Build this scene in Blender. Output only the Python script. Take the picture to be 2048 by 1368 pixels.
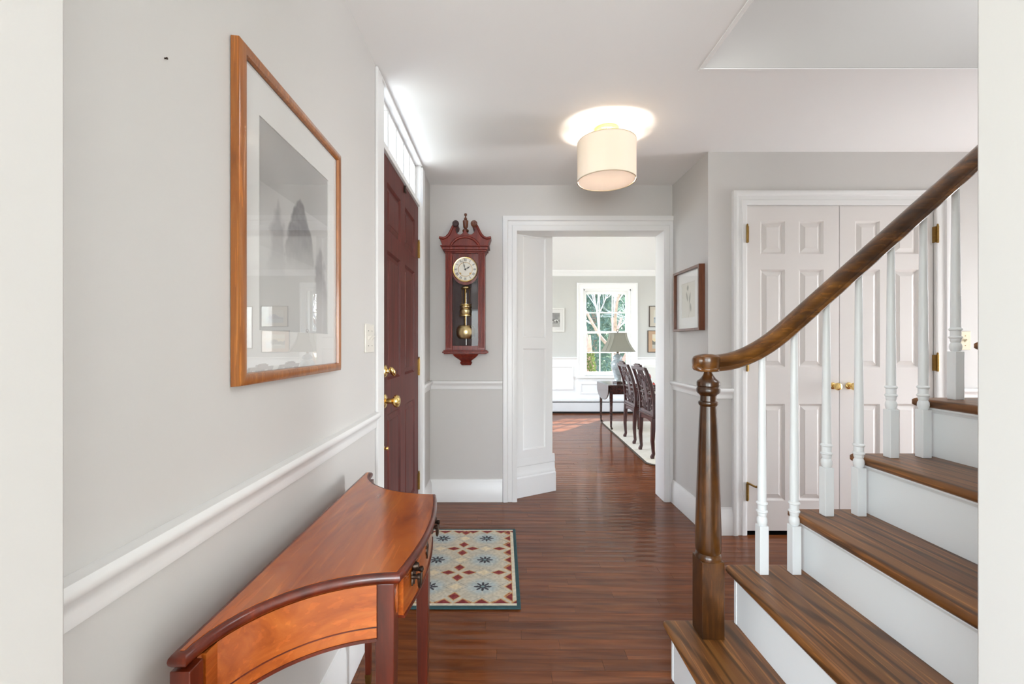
import bpy, bmesh, math, random
import numpy as np
from mathutils import Vector, Matrix

for o in list(bpy.data.objects):
    bpy.data.objects.remove(o)
SC = bpy.context.scene
COL = SC.collection
R = math.radians
PI = math.pi
rnd = random.Random(7)

# ------------------------------------------------------------------ camera
F = 870.0                      # focal length in pixels of the 2048 px wide frame
HC = 1.2                       # camera height
cam = bpy.data.cameras.new('camera')
cam.sensor_width = 36.0
cam.lens = 36.0 * F / 2048.0
cam.shift_x = 19.0 / 2048.0
cam.shift_y = 4.0 / 2048.0
cam.clip_start = 0.02
cam_o = bpy.data.objects.new('camera', cam)
cam_o.location = (0, 0, HC)
cam_o.rotation_euler = (R(90), 0, 0)
COL.objects.link(cam_o)
SC.camera = cam_o

# ------------------------------------------------------------------ world, sun, added area lamps, exposure
w = bpy.data.worlds.new('sky'); SC.world = w
w.use_nodes = True
wn = w.node_tree.nodes; wl = w.node_tree.links
sky = wn.new('ShaderNodeTexSky'); sky.sky_type = 'NISHITA'; sky.sun_disc = False
sky.sun_elevation = R(44); sky.sun_rotation = R(40); sky.air_density = 1.0; sky.dust_density = 1.5
bg = wn['Background']; bg.inputs[1].default_value = 1.3
wl.new(sky.outputs[0], bg.inputs[0])

def sun_lamp(direction, strength):
    l = bpy.data.lights.new('sun', 'SUN'); l.energy = strength; l.angle = R(0.6); l.color = (1, .95, .87)
    o = bpy.data.objects.new('sun', l); COL.objects.link(o)
    o.rotation_euler = Vector(direction).to_track_quat('-Z', 'Y').to_euler()
    o.location = (4, 14, 12)
sun_lamp((-0.56, -0.72, -0.86), 18.0)

def area_lamp(name, loc, direction, sx, sy, power, color=(.90, .952, 1.0)):
    l = bpy.data.lights.new(name, 'AREA'); l.shape = 'RECTANGLE'; l.size = sx; l.size_y = sy
    l.energy = power; l.color = color
    o = bpy.data.objects.new(name, l); COL.objects.link(o)
    o.location = loc
    o.rotation_euler = Vector(direction).to_track_quat('-Z', 'Y').to_euler()
    return o
# area lamps added at unseen windows and openings to brighten hall and dining room
area_lamp('fill_room_behind', (-0.1, -4.16, 1.05), (0, 1, 0.0), 3.0, 1.9, 212)
area_lamp('fill_room_side', (-2.46, -2.6, 1.05), (1, 0, 0.0), 2.4, 1.9, 84)  # added lamp out of view, aimed across at stairs and closet
area_lamp('daylight_back_passage', (5.15, 2.18, 1.0), (-1, 0, 0), .9, 1.9, 92)
area_lamp('fill_dining_front', (-1.97, 5.0, 1.45), (1, 0, 0), 1.2, 1.5, 58)
area_lamp('fill_dining_front', (-1.97, 6.6, 1.45), (1, 0, 0), 1.0, 1.5, 44)
area_lamp('fill_dining_side', (4.37, 5.4, 1.45), (-1, 0, 0), 1.6, 1.5, 42)
area_lamp('fill_upstairs', (3.56, 1.15, 3.75), (-1, 0, 0), 1.1, 1.4, 44)  # added lamp in the upper stairwell, no window built there
area_lamp('fill_front_door', (-1.7, 2.47, 1.55), (1, 0, 0.72), 1.6, 1.2, 50)  # added lamp below the transom, standing in for light bounced off the ground

SC.view_settings.view_transform = 'Standard'
SC.view_settings.look = 'None'
SC.view_settings.gamma = 1.0
SC.view_settings.use_curve_mapping = False
SC.view_settings.exposure = 0.03

# ------------------------------------------------------------------ materials
def lin(c):
    return tuple(((x/255.)/12.92 if x/255. <= .04045 else ((x/255.+.055)/1.055)**2.4) for x in c)
def rgba(c): return (*lin(c), 1)
MATS = {}
def mat(name, col, rough=.5, metal=0.0, coat=0.0, bump=0.0, bscale=200., spec=.5, var=0.0, vscale=6.0):
    m = bpy.data.materials.new(name); m.use_nodes = True
    nt = m.node_tree; p = nt.nodes['Principled BSDF']
    p.inputs['Base Color'].default_value = rgba(col)
    p.inputs['Roughness'].default_value = rough
    p.inputs['Metallic'].default_value = metal
    p.inputs['Coat Weight'].default_value = coat
    p.inputs['Coat Roughness'].default_value = .08
    p.inputs['Specular IOR Level'].default_value = spec
    tc = nt.nodes.new('ShaderNodeTexCoord')
    n = nt.nodes.new('ShaderNodeTexNoise'); n.inputs['Scale'].default_value = vscale; n.inputs['Detail'].default_value = 4
    nt.links.new(tc.outputs['Object'], n.inputs['Vector'])
    if var > 0:
        mx = nt.nodes.new('ShaderNodeMix'); mx.data_type = 'RGBA'
        mx.inputs[6].default_value = rgba(tuple(max(0, x*(1-var)) for x in col)); mx.inputs[7].default_value = rgba(tuple(min(255, x*(1+var)) for x in col))
        nt.links.new(n.outputs[0], mx.inputs[0]); nt.links.new(mx.outputs[2], p.inputs['Base Color'])
    if bump > 0:
        b = nt.nodes.new('ShaderNodeBump'); b.inputs['Strength'].default_value = bump; b.inputs['Distance'].default_value = .002
        n2 = nt.nodes.new('ShaderNodeTexNoise'); n2.inputs['Scale'].default_value = bscale; n2.inputs['Detail'].default_value = 3
        nt.links.new(tc.outputs['Object'], n2.inputs['Vector'])
        nt.links.new(n2.outputs[0], b.inputs['Height']); nt.links.new(b.outputs[0], p.inputs['Normal'])
    MATS[name] = m
    return m

def wood(name, dark, mid, light, axis='X', rough=.35, coat=.3, figure=1.0, along=1.3, across=22., pores=.35, island=False, perobj=False, porescale=1.0, blotch=0.0, knots=0.0, spec=.5, crough=.12, cior=1.5):
    m = bpy.data.materials.new(name); m.use_nodes = True
    nt = m.node_tree; N = nt.nodes; L = nt.links
    p = N['Principled BSDF']
    tc = N.new('ShaderNodeTexCoord')
    src = tc.outputs['Object']
    rand = None
    if island or perobj:
        if perobj:
            oi = N.new('ShaderNodeObjectInfo'); rand = oi.outputs['Random']
        else:
            ge = N.new('ShaderNodeNewGeometry'); rand = ge.outputs['Random Per Island']
        mul = N.new('ShaderNodeMath'); mul.operation = 'MULTIPLY'; mul.inputs[1].default_value = 37.0
        L.new(rand, mul.inputs[0])
        add = N.new('ShaderNodeVectorMath'); add.operation = 'ADD'
        L.new(src, add.inputs[0]); L.new(mul.outputs[0], add.inputs[1]); src = add.outputs[0]
    mp = N.new('ShaderNodeMapping')
    s = {'X': (along, across, across), 'Y': (across, along, across), 'Z': (across, across, along)}[axis]
    mp.inputs['Scale'].default_value = s
    L.new(src, mp.inputs['Vector'])
    n1 = N.new('ShaderNodeTexNoise'); n1.inputs['Scale'].default_value = 1.0*figure; n1.inputs['Detail'].default_value = 5; n1.inputs['Roughness'].default_value = .6; n1.inputs['Distortion'].default_value = 1.2
    L.new(mp.outputs[0], n1.inputs['Vector'])
    cr = N.new('ShaderNodeValToRGB'); e = cr.color_ramp.elements
    e[0].position = .28; e[0].color = rgba(dark); e[1].position = .74; e[1].color = rgba(light)
    x = e.new(.5); x.color = rgba(mid)
    L.new(n1.outputs[0], cr.inputs[0])
    # pores: long thin dark streaks
    mp2 = N.new('ShaderNodeMapping'); mp2.inputs['Scale'].default_value = tuple(a*(6.0 if a == across else 2.2)*porescale for a in s)
    L.new(src, mp2.inputs['Vector'])
    n2 = N.new('ShaderNodeTexNoise'); n2.inputs['Scale'].default_value = 1.0; n2.inputs['Detail'].default_value = 3
    L.new(mp2.outputs[0], n2.inputs['Vector'])
    cr2 = N.new('ShaderNodeValToRGB'); e2 = cr2.color_ramp.elements
    e2[0].position = .40; e2[0].color = (1, 1, 1, 1); e2[1].position = .30; e2[1].color = (1-pores,)*3+(1,)
    L.new(n2.outputs[0], cr2.inputs[0])
    mx = N.new('ShaderNodeMix'); mx.data_type = 'RGBA'; mx.blend_type = 'MULTIPLY'; mx.inputs[0].default_value = 1
    L.new(cr.outputs[0], mx.inputs[6]); L.new(cr2.outputs[0], mx.inputs[7])
    out = mx.outputs[2]
    if knots > 0:   # cathedral grain
        mp3 = N.new('ShaderNodeMapping'); mp3.inputs['Scale'].default_value = tuple((7.5 if a == across else .9) for a in s)
        L.new(src, mp3.inputs['Vector'])
        wv = N.new('ShaderNodeTexWave'); wv.wave_type = 'BANDS'; wv.bands_direction = 'DIAGONAL'
        wv.inputs['Scale'].default_value = 1.6; wv.inputs['Distortion'].default_value = 9; wv.inputs['Detail'].default_value = 2.5; wv.inputs['Detail Scale'].default_value = .8
        L.new(mp3.outputs[0], wv.inputs['Vector'])
        cr3 = N.new('ShaderNodeValToRGB'); e3 = cr3.color_ramp.elements
        e3[0].position = .02; e3[0].color = (1-knots,)*3+(1,); e3[1].position = .34; e3[1].color = (1, 1, 1, 1)
        L.new(wv.outputs[0], cr3.inputs[0])
        mk = N.new('ShaderNodeMix'); mk.data_type = 'RGBA'; mk.blend_type = 'MULTIPLY'; mk.inputs[0].default_value = 1
        L.new(out, mk.inputs[6]); L.new(cr3.outputs[0], mk.inputs[7]); out = mk.outputs[2]
    if blotch > 0:
        n3 = N.new('ShaderNodeTexNoise'); n3.inputs['Scale'].default_value = 9; n3.inputs['Detail'].default_value = 3
        L.new(src, n3.inputs['Vector'])
        cr4 = N.new('ShaderNodeValToRGB'); e4 = cr4.color_ramp.elements
        e4[0].position = .35; e4[0].color = (1-blotch,)*3+(1,); e4[1].position = .65; e4[1].color = (1.0, 1, 1, 1)
        L.new(n3.outputs[0], cr4.inputs[0])
        mb = N.new('ShaderNodeMix'); mb.data_type = 'RGBA'; mb.blend_type = 'MULTIPLY'; mb.inputs[0].default_value = 1
        L.new(out, mb.inputs[6]); L.new(cr4.outputs[0], mb.inputs[7]); out = mb.outputs[2]
    if rand is not None:
        hs = N.new('ShaderNodeHueSaturation'); mr = N.new('ShaderNodeMapRange')
        mr.inputs[3].default_value = .82; mr.inputs[4].default_value = 1.15
        L.new(rand, mr.inputs[0]); L.new(mr.outputs[0], hs.inputs['Value']); L.new(out, hs.inputs['Color']); out = hs.outputs[0]
    L.new(out, p.inputs['Base Color'])
    p.inputs['Roughness'].default_value = rough
    p.inputs['Coat Weight'].default_value = coat; p.inputs['Coat Roughness'].default_value = crough; p.inputs['Coat IOR'].default_value = cior; p.inputs['Specular IOR Level'].default_value = spec
    b = N.new('ShaderNodeBump'); b.inputs['Strength'].default_value = .06; b.inputs['Distance'].default_value = .001
    L.new(n2.outputs[0], b.inputs['Height']); L.new(b.outputs[0], p.inputs['Normal'])
    MATS[name] = m
    return m

def glass(name, ior=1.5, tint=(255, 255, 255), const=None):
    m = bpy.data.materials.new(name); m.use_nodes = True
    nt = m.node_tree; N = nt.nodes; L = nt.links
    N.remove(N['Principled BSDF'])
    fr = N.new('ShaderNodeFresnel'); fr.inputs[0].default_value = ior
    tr = N.new('ShaderNodeBsdfTransparent'); tr.inputs[0].default_value = rgba(tint)
    gl = N.new('ShaderNodeBsdfGlossy'); gl.inputs['Roughness'].default_value = 0.0
    mx = N.new('ShaderNodeMixShader')
    if const is None:
        L.new(fr.outputs[0], mx.inputs[0])
        ge = N.new('ShaderNodeNewGeometry'); mr = N.new('ShaderNodeMapRange')   # same reflectance from either face of the thin pane
        mr.inputs[3].default_value = ior; mr.inputs[4].default_value = 1/ior
        L.new(ge.outputs['Backfacing'], mr.inputs[0]); L.new(mr.outputs[0], fr.inputs[0])
    else: mx.inputs[0].default_value = const     # reflection of an ordinary framing sheet, both faces together
    L.new(tr.outputs[0], mx.inputs[1]); L.new(gl.outputs[0], mx.inputs[2])
    L.new(mx.outputs[0], N['Material Output'].inputs[0])
    MATS[name] = m
    return m

def translucent(name, col, amount=.5, rough=.8):
    m = bpy.data.materials.new(name); m.use_nodes = True
    nt = m.node_tree; N = nt.nodes; L = nt.links
    N.remove(N['Principled BSDF'])
    d = N.new('ShaderNodeBsdfDiffuse'); d.inputs[0].default_value = rgba(col)
    t = N.new('ShaderNodeBsdfTranslucent'); t.inputs[0].default_value = rgba(col)
    mx = N.new('ShaderNodeMixShader'); mx.inputs[0].default_value = amount
    tc = N.new('ShaderNodeTexCoord'); n = N.new('ShaderNodeTexNoise'); n.inputs['Scale'].default_value = 400
    L.new(tc.outputs['Object'], n.inputs['Vector'])
    b = N.new('ShaderNodeBump'); b.inputs['Strength'].default_value = .1; L.new(n.outputs[0], b.inputs['Height']); L.new(b.outputs[0], d.inputs['Normal'])
    L.new(d.outputs[0], mx.inputs[1]); L.new(t.outputs[0], mx.inputs[2])
    L.new(mx.outputs[0], N['Material Output'].inputs[0])
    MATS[name] = m
    return m

def attr_mat(name, rough=.8, bump=0.0, bscale=500.):
    m = mat(name, (200, 200, 200), rough, bump=bump, bscale=bscale)
    nt = m.node_tree
    a = nt.nodes.new('ShaderNodeAttribute'); a.attribute_name = 'Col'
    nt.links.new(a.outputs['Color'], nt.nodes['Principled BSDF'].inputs['Base Color'])
    return m

def emit_mat(name, col, strength):
    m = bpy.data.materials.new(name); m.use_nodes = True
    N = m.node_tree.nodes; p = N['Principled BSDF']
    p.inputs['Base Color'].default_value = rgba(col)
    p.inputs['Emission Color'].default_value = rgba(col); p.inputs['Emission Strength'].default_value = strength
    MATS[name] = m
    return m

M_WALL = mat('wall_paint', (208, 204, 200), .6, bump=.04, bscale=260)
M_CEIL = mat('ceiling_paint', (246, 244, 242), .7, bump=.04, bscale=180)
M_TRIM = mat('trim_paint', (232, 230, 228), .32, bump=.03, bscale=90)
M_DWALL = mat('dining_grey_paint', (198, 197, 192), .65, bump=.04, bscale=260)
M_DWHITE = mat('dining_white_paint', (245, 245, 243), .4, bump=.03, bscale=120)
M_STAIRW = mat('stair_white_paint', (246, 247, 246), .4, bump=.06, bscale=60)
M_CLOSET = mat('closet_door_paint', (226, 220, 216), .4, bump=.03, bscale=90)
M_FLOOR = wood('oak_floor_plank', (108, 56, 27), (126, 69, 34), (142, 83, 44), 'X', .45, .5, spec=.10, crough=.08, cior=1.6, perobj=True, along=1.6, across=16, pores=.2, knots=.2)
M_FLOORI = wood('oak_floor_field', (108, 56, 27), (126, 69, 34), (142, 83, 44), 'X', .45, .5, spec=.10, crough=.08, cior=1.6, island=True, along=1.6, across=16, pores=.2, knots=.2)
M_TREAD = wood('oak_tread', (138, 84, 38), (164, 104, 50), (188, 128, 66), 'Y', .38, .05, along=1.2, across=16, pores=.4, knots=.55, blotch=.08)
M_NEWEL = wood('dark_newel_wood', (52, 27, 8), (94, 54, 18), (140, 86, 30), 'Z', .28, .3, along=3, across=14, pores=.3, blotch=.5)
M_RAIL = wood('dark_rail_wood', (72, 39, 12), (128, 78, 28), (180, 118, 48), 'X', .28, .3, along=2, across=16, pores=.35, blotch=.5)
M_TABLE = wood('satin_cherry_top', (148, 66, 18), (186, 92, 30), (208, 118, 46), 'Y', .24, .5, along=1.4, across=9, pores=.18, porescale=1.6)
M_TABLED = wood('dark_cherry_edge', (66, 20, 8), (96, 32, 13), (122, 46, 18), 'Z', .3, .25, along=1.5, across=16, pores=.2)
M_APRON = wood('cherry_apron', (130, 56, 16), (170, 80, 26), (196, 106, 40), 'Y', .25, .5, along=1.6, across=18, pores=.2)
M_DOOR = wood('mahogany_door', (66, 20, 15), (94, 32, 24), (114, 46, 36), 'Z', .5, .0, along=1.4, across=28, pores=.3, spec=.3)
M_CLOCK = wood('mahogany_clock', (92, 22, 10), (126, 36, 18), (150, 54, 28), 'Z', .42, .05, along=2, across=30, pores=.2)
M_CLOCKD = mat('clock_interior', (62, 40, 38), .6, var=.1)
M_FRAME = wood('amber_frame_wood', (140, 76, 22), (176, 102, 36), (196, 124, 56), 'Z', .3, .4, along=3, across=40, pores=.3)
M_FRAME2 = wood('brown_frame_wood', (88, 44, 24), (118, 62, 34), (138, 78, 46), 'Z', .4, .2, along=3, across=40, pores=.3)
M_ROSE = wood('rosewood_chair', (46, 18, 18), (74, 32, 30), (100, 48, 44), 'Z', .28, .4, along=3, across=30, pores=.3)
M_DARKT = wood('dark_mahogany_table', (44, 20, 16), (68, 34, 28), (92, 50, 42), 'Y', .25, .5, along=3, across=24, pores=.25)
M_BRASS = mat('polished_brass', (236, 204, 134), .2, metal=1, var=.06)
M_BRASSD = mat('aged_brass', (150, 118, 66), .38, metal=1, var=.15, vscale=60)
M_BRONZE = mat('dark_bronze', (70, 58, 50), .4, metal=.9, var=.2, vscale=80)
M_BLACK = mat('black_paint', (20, 20, 22), .5, var=.1)
M_MATB = mat('white_mat_board', (236, 233, 229), .85, bump=.03, bscale=600)
M_MATC = mat('cream_mat_board', (214, 204, 186), .85, bump=.03, bscale=600)
M_MATT = mat('tan_mat_board', (200, 160, 120), .85, bump=.03, bscale=600)
M_WFRAME = mat('white_frame', (228, 226, 220), .45, var=.02)
M_DFRAME = mat('dark_brown_frame', (66, 52, 44), .4, var=.1)
M_IVORY = mat('ivory_plastic', (220, 208, 180), .4, var=.02)
M_WPLATE = mat('white_plastic', (226, 220, 210), .35, var=.02)
M_ART = attr_mat('printed_paper', .85)
M_RUG = attr_mat('hooked_wool_rug', .95, bump=.9, bscale=420)
M_CREAM = mat('cream_wool_rug', (224, 216, 200), .95, bump=.8, bscale=380, var=.05, vscale=20)
M_RUGEDGE = mat('dark_rug_edge', (82, 70, 60), .9, var=.1)
M_TEAL = mat('teal_rug_binding', (44, 74, 78), .95, bump=.8, bscale=420, var=.2, vscale=60)
M_PGLASS = glass('picture_glass', const=.24)
M_WGLASS = glass('window_glass', 1.45)
M_CGLASS = glass('clock_glass', 1.35)
M_SHADE = translucent('linen_drum_shade', (250, 238, 222), .09)
M_DIFF = translucent('diffuser_disc', (252, 244, 236), .14)
M_LSHADE = translucent('grey_silk_shade', (150, 148, 136), .12)
M_BULB = emit_mat('warm_bulb', (255, 240, 214), 4)
M_CERAM = mat('blue_grey_ceramic', (150, 158, 160), .15, coat=.8, var=.45, vscale=22)
M_HEATER = mat('heater_enamel', (228, 228, 226), .35, var=.02)
M_SILVER = mat('steel_rod', (200, 200, 196), .25, metal=1)
M_GROUND = mat('lawn', (96, 108, 70), .95, bump=.9, bscale=30, var=.3, vscale=3)
M_BARK = mat('bark', (178, 150, 134), .9, bump=.9, bscale=30, var=.3, vscale=12)
M_TWIG = mat('pale_twigs', (232, 222, 212), .9, var=.2, vscale=10)
M_LEAF = translucent('evergreen_leaf', (116, 138, 122), .4)
M_LEAF2 = translucent('yellow_green_leaf', (112, 132, 70), .4)
M_DIAL = mat('clock_dial', (236, 232, 220), .5, var=.02)
M_RUBBER = mat('dark_gap', (30, 28, 26), .8, var=.1)

M_BOUNCE = mat('pale_bounce_sheet', (206, 198, 184), .95, bump=.6, bscale=300, var=.04)
M_APRONX = wood('cherry_end_apron', (138, 62, 18), (172, 84, 28), (196, 108, 42), 'X', .27, .4, along=1.2, across=14, pores=.15)
M_BRASSP = mat('pale_brass', (232, 212, 160), .34, metal=1, var=.05)
# ------------------------------------------------------------------ mesh helpers
class MB:
    def __init__(s): s.v = []; s.f = []
    def add(s, vs, fs):
        n = len(s.v); s.v += [tuple(v) for v in vs]; s.f += [tuple(i+n for i in f) for f in fs]; return s
    def box(s, x0, x1, y0, y1, z0, z1):
        if x0 > x1: x0, x1 = x1, x0
        if y0 > y1: y0, y1 = y1, y0
        if z0 > z1: z0, z1 = z1, z0
        return s.add([(x0,y0,z0),(x1,y0,z0),(x1,y1,z0),(x0,y1,z0),(x0,y0,z1),(x1,y0,z1),(x1,y1,z1),(x0,y1,z1)],
                     [(0,3,2,1),(4,5,6,7),(0,1,5,4),(1,2,6,5),(2,3,7,6),(3,0,4,7)])
    def loops(s, loops, closed=True, cap0=True, cap1=True):
        n = len(loops[0]); vs = [p for l in loops for p in l]; fs = []
        for k in range(len(loops)-1):
            for i in range(n if closed else n-1):
                j = (i+1) % n
                fs.append((k*n+i, k*n+j, (k+1)*n+j, (k+1)*n+i))
        if cap0: fs.append(tuple(range(n-1, -1, -1)))
        if cap1: fs.append(tuple((len(loops)-1)*n+i for i in range(n)))
        return s.add(vs, fs)
    def prism(s, poly, axis, a0, a1):
        # poly: 2D points in the two other axes, in cyclic order (x->yz, y->xz, z->xy)
        def p3(q, a):
            return {'x': (a, q[0], q[1]), 'y': (q[0], a, q[1]), 'z': (q[0], q[1], a)}[axis]
        return s.loops([[p3(q, a0) for q in poly], [p3(q, a1) for q in poly]])
    def lathe(s, prof, c=(0,0,0), axis='z', seg=24, cap=True):
        ls = []
        for r, h in prof:
            l = []
            for i in range(seg):
                a = 2*PI*i/seg; u, v = r*math.cos(a), r*math.sin(a)
                q = {'z': (u, v, h), 'x': (h, u, v), 'y': (u, h, v)}[axis]
                l.append((c[0]+q[0], c[1]+q[1], c[2]+q[2]))
            ls.append(l)
        return s.loops(ls, True, cap, cap)
    def tube(s, pts, r, seg=8, cap=True):
        pts = [Vector(p) for p in pts]; rs = r if isinstance(r, (list, tuple)) else [r]*len(pts)
        ls = []; ref = None
        for i, p in enumerate(pts):
            t = (pts[min(i+1, len(pts)-1)] - pts[max(i-1, 0)]).normalized()
            if ref is None:
                ref = Vector((0,0,1)) if abs(t.z) < .9 else Vector((1,0,0))
            a = t.cross(ref).normalized(); b = a.cross(t).normalized(); ref = b
            ls.append([tuple(p + a*rs[i]*math.cos(2*PI*k/seg) + b*rs[i]*math.sin(2*PI*k/seg)) for k in range(seg)])
        return s.loops(ls, True, cap, cap)
    def sweep(s, pts, prof, side, cap=True):
        # prof (a along side, b along up) swept on pts; up = side x tangent
        pts = [Vector(p) for p in pts]; side = Vector(side); ls = []
        for i, p in enumerate(pts):
            t = (pts[min(i+1, len(pts)-1)] - pts[max(i-1, 0)]).normalized()
            up = t.cross(side).normalized()
            if up.z < 0 and abs(up.z) > .2: up = -up
            ls.append([tuple(p + side*a + up*b) for a, b in prof])
        return s.loops(ls, True, cap, cap)
    def frame(s, x0, x1, z0, z1, prof, closed=True, y=0.0):
        # moulding round a rectangle in the xz plane; prof (a outward from the edge, d proud towards -y)
        ls = []
        for a, d in prof:
            if closed:
                ls.append([(x0-a, y-d, z0-a), (x0-a, y-d, z1+a), (x1+a, y-d, z1+a), (x1+a, y-d, z0-a)])
            else:
                ls.append([(x0-a, y-d, z0), (x0-a, y-d, z1+a), (x1+a, y-d, z1+a), (x1+a, y-d, z0)])
        return s.loops(ls, closed, False, False)
    def make(s, name):
        me = bpy.data.meshes.new(name); me.from_pydata(s.v, [], s.f)
        bm = bmesh.new(); bm.from_mesh(me); bmesh.ops.recalc_face_normals(bm, faces=bm.faces); bm.to_mesh(me); bm.free()
        return me
    def build(s, name, m, parent=None, smooth=False, bevel=0, seg=2, world=False):
        me = s.make(name); me.materials.append(m)
        if smooth or bevel:
            for p in me.polygons: p.use_smooth = True
            me.set_sharp_from_angle(angle=R(38))
        o = bpy.data.objects.new(name, me); COL.objects.link(o)
        if parent is not None:
            o.parent = parent
            if world: o.matrix_parent_inverse = base_matrix(parent).inverted()
        if bevel:
            b = o.modifiers.new('bevel', 'BEVEL'); b.width = bevel; b.segments = seg; b.limit_method = 'ANGLE'; b.angle_limit = R(40)
            b.harden_normals = True
        return o

def base_matrix(o): return Matrix.LocRotScale(o.location, o.rotation_euler, o.scale)
def tag(o, label, cat=None, group=None, kind=None):
    o['label'] = label
    if cat: o['category'] = cat
    if group: o['group'] = group
    if kind: o['kind'] = kind
    return o
def thing(name, label, cat, loc=(0,0,0), rotz=0.0, group=None, kind=None):
    o = bpy.data.objects.new(name, None); COL.objects.link(o)
    o.empty_display_size = .1
    o.location = loc; o.rotation_euler = (0, 0, rotz)
    return tag(o, label, cat, group, kind)
def struct(o, label): return tag(o, label, None, None, 'structure')
def copy_tree(o, parent=None):
    c = o.copy(); COL.objects.link(c); c.parent = parent
    for ch in list(o.children): copy_tree(ch, c)
    return c
def color_grid(name, w, h, nx, ny, fn, m, parent, y=0.0, flat=False, x0=None, z0=0.0):
    # a printed sheet in the local xz plane (or xy when flat), colour per point from fn(u, v) (0..1)
    u, v = np.meshgrid(np.linspace(0, 1, nx), np.linspace(0, 1, ny))
    col = fn(u, v)
    xs = (-w/2 if x0 is None else x0) + u*w
    if flat: P = np.stack([xs, z0+v*h, np.full_like(u, y)], -1)
    else:    P = np.stack([xs, np.full_like(u, y), z0+v*h], -1)
    idx = np.arange(nx*ny).reshape(ny, nx)
    f = np.stack([idx[:-1, :-1], idx[:-1, 1:], idx[1:, 1:], idx[1:, :-1]], -1).reshape(-1, 4)
    me = bpy.data.meshes.new(name); me.from_pydata(P.reshape(-1, 3).tolist(), [], f.tolist())
    s = np.clip(col, 0, 255)/255.
    l = np.where(s <= .04045, s/12.92, ((s+.055)/1.055)**2.4).reshape(-1, 3)
    at = me.color_attributes.new('Col', 'FLOAT_COLOR', 'POINT')
    at.data.foreach_set('color', np.concatenate([l, np.ones((len(l), 1))], 1).astype(np.float32).ravel())
    me.materials.append(m)
    o = bpy.data.objects.new(name, me); COL.objects.link(o)
    if parent is not None: o.parent = parent
    return o
def noise2(shape, cells, seed):
    r = np.random.RandomState(seed); g = r.rand(cells[1]+2, cells[0]+2)
    v = np.linspace(0, cells[1], shape[0]); u = np.linspace(0, cells[0], shape[1])
    U, V = np.meshgrid(u, v); i = U.astype(int); j = V.astype(int); a = U-i; b = V-j
    a = a*a*(3-2*a); b = b*b*(3-2*b)
    return (g[j, i]*(1-a)+g[j, i+1]*a)*(1-b)+(g[j+1, i]*(1-a)+g[j+1, i+1]*a)*b
def mixc(a, b, t): return a + (np.asarray(b, float)-a)*np.clip(t, 0, 1)[..., None]

# ------------------------------------------------------------------ main dimensions
XL, XR, YB, YC, H = -.5523, 1.295, 3.314, 2.74, 2.41
YD, HD = 7.59, 2.48              # dining room far wall and ceiling
def px(x, Y): return (x-1005.)/F*Y
def pz(y, Y): return HC+(688.-y)/F*Y

# ------------------------------------------------------------------ floor
fl = MB().box(-2.6, 4.6, -4.3, YD+.15, -.14, -.022).box(4.6, 5.3, 1.6, 2.76, -.14, -.022)
floor = struct(fl.build('floor', M_RUBBER), 'brown oak strip floor running through hall and dining room')
PW = .057
def plank_mesh(L, mb=None, x=0.0, y=0.0, z=0.0):
    own = mb is None
    mb = mb or MB()
    g = .0004; n = 6
    prof = [(g, -.018)]
    for i in range(n+1):
        t = i/n; prof.append((g+t*(PW-2*g), .0018*((2*t-1)**2)-.0007 - (.0009 if i in (0, n) else 0)))
    prof.append((PW-g, -.018))
    mb.loops([[(x+.0004, y+a, z+b) for a, b in prof], [(x+L-.0004, y+a, z+b) for a, b in prof]])
    return mb
pm_cache = {}
def add_plank(x, y, L, tilt):
    k = round(L, 3)
    if k not in pm_cache:
        me = plank_mesh(L).make('plank'); me.materials.append(M_FLOOR)
        for p in me.polygons: p.use_smooth = True
        me.set_sharp_from_angle(angle=R(30))
        pm_cache[k] = me
    o = bpy.data.objects.new('plank', pm_cache[k]); COL.objects.link(o)
    o.parent = floor; o.location = (x, y, -.0012); o.rotation_euler = (tilt, 0, 0)
row = 0; y = .40
while y < 3.50:
    segs = [(XL-.02, 3.62)] if y > 1.56 else [(XL-.02, .80)]
    if y > YC-.02: segs = [(XL-.02, XR+.02)]
    if y > YB-.03: segs = [(.06, 1.26)]
    for xa, xb in segs:
        x = xa - rnd.choice((0, .15, .3, .45, .6))
        while x < xb:
            L = rnd.choice((.5, .7, .9, 1.1, 1.4))
            a, b = max(x, xa), min(x+L, xb)
            if b-a > .12: add_plank(a, y, round(b-a, 2) if b == xb else b-a, rnd.uniform(-.004, .004))
            elif b-a > .01: add_plank(a, y, b-a, 0)
            x += L
    y += PW; row += 1
# strips too far off, or in the unseen room behind, to tell apart: one field
pf = MB()
for k_ in range(17): plank_mesh(1.7, pf, 3.62, 1.70+k_*PW, -.0012)
y0 = y
while y < YD:
    x = -2.0 - rnd.random()
    while x < 4.4:
        L = rnd.choice((.5, .8, 1.1, 1.4, 1.8)); plank_mesh(min(L, 4.42-x), pf, x, y, -.0012+rnd.uniform(-.0003, .0003)); x += L
    y += PW
y = .40-PW
while y > -4.2:
    plank_mesh(2.6, pf, -2.5, y, -.0012); plank_mesh(2.5, pf, .1, y, -.0012); y -= PW
o = pf.build('plank_field', M_FLOORI, floor, smooth=True); o['kind'] = 'stuff'

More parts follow.
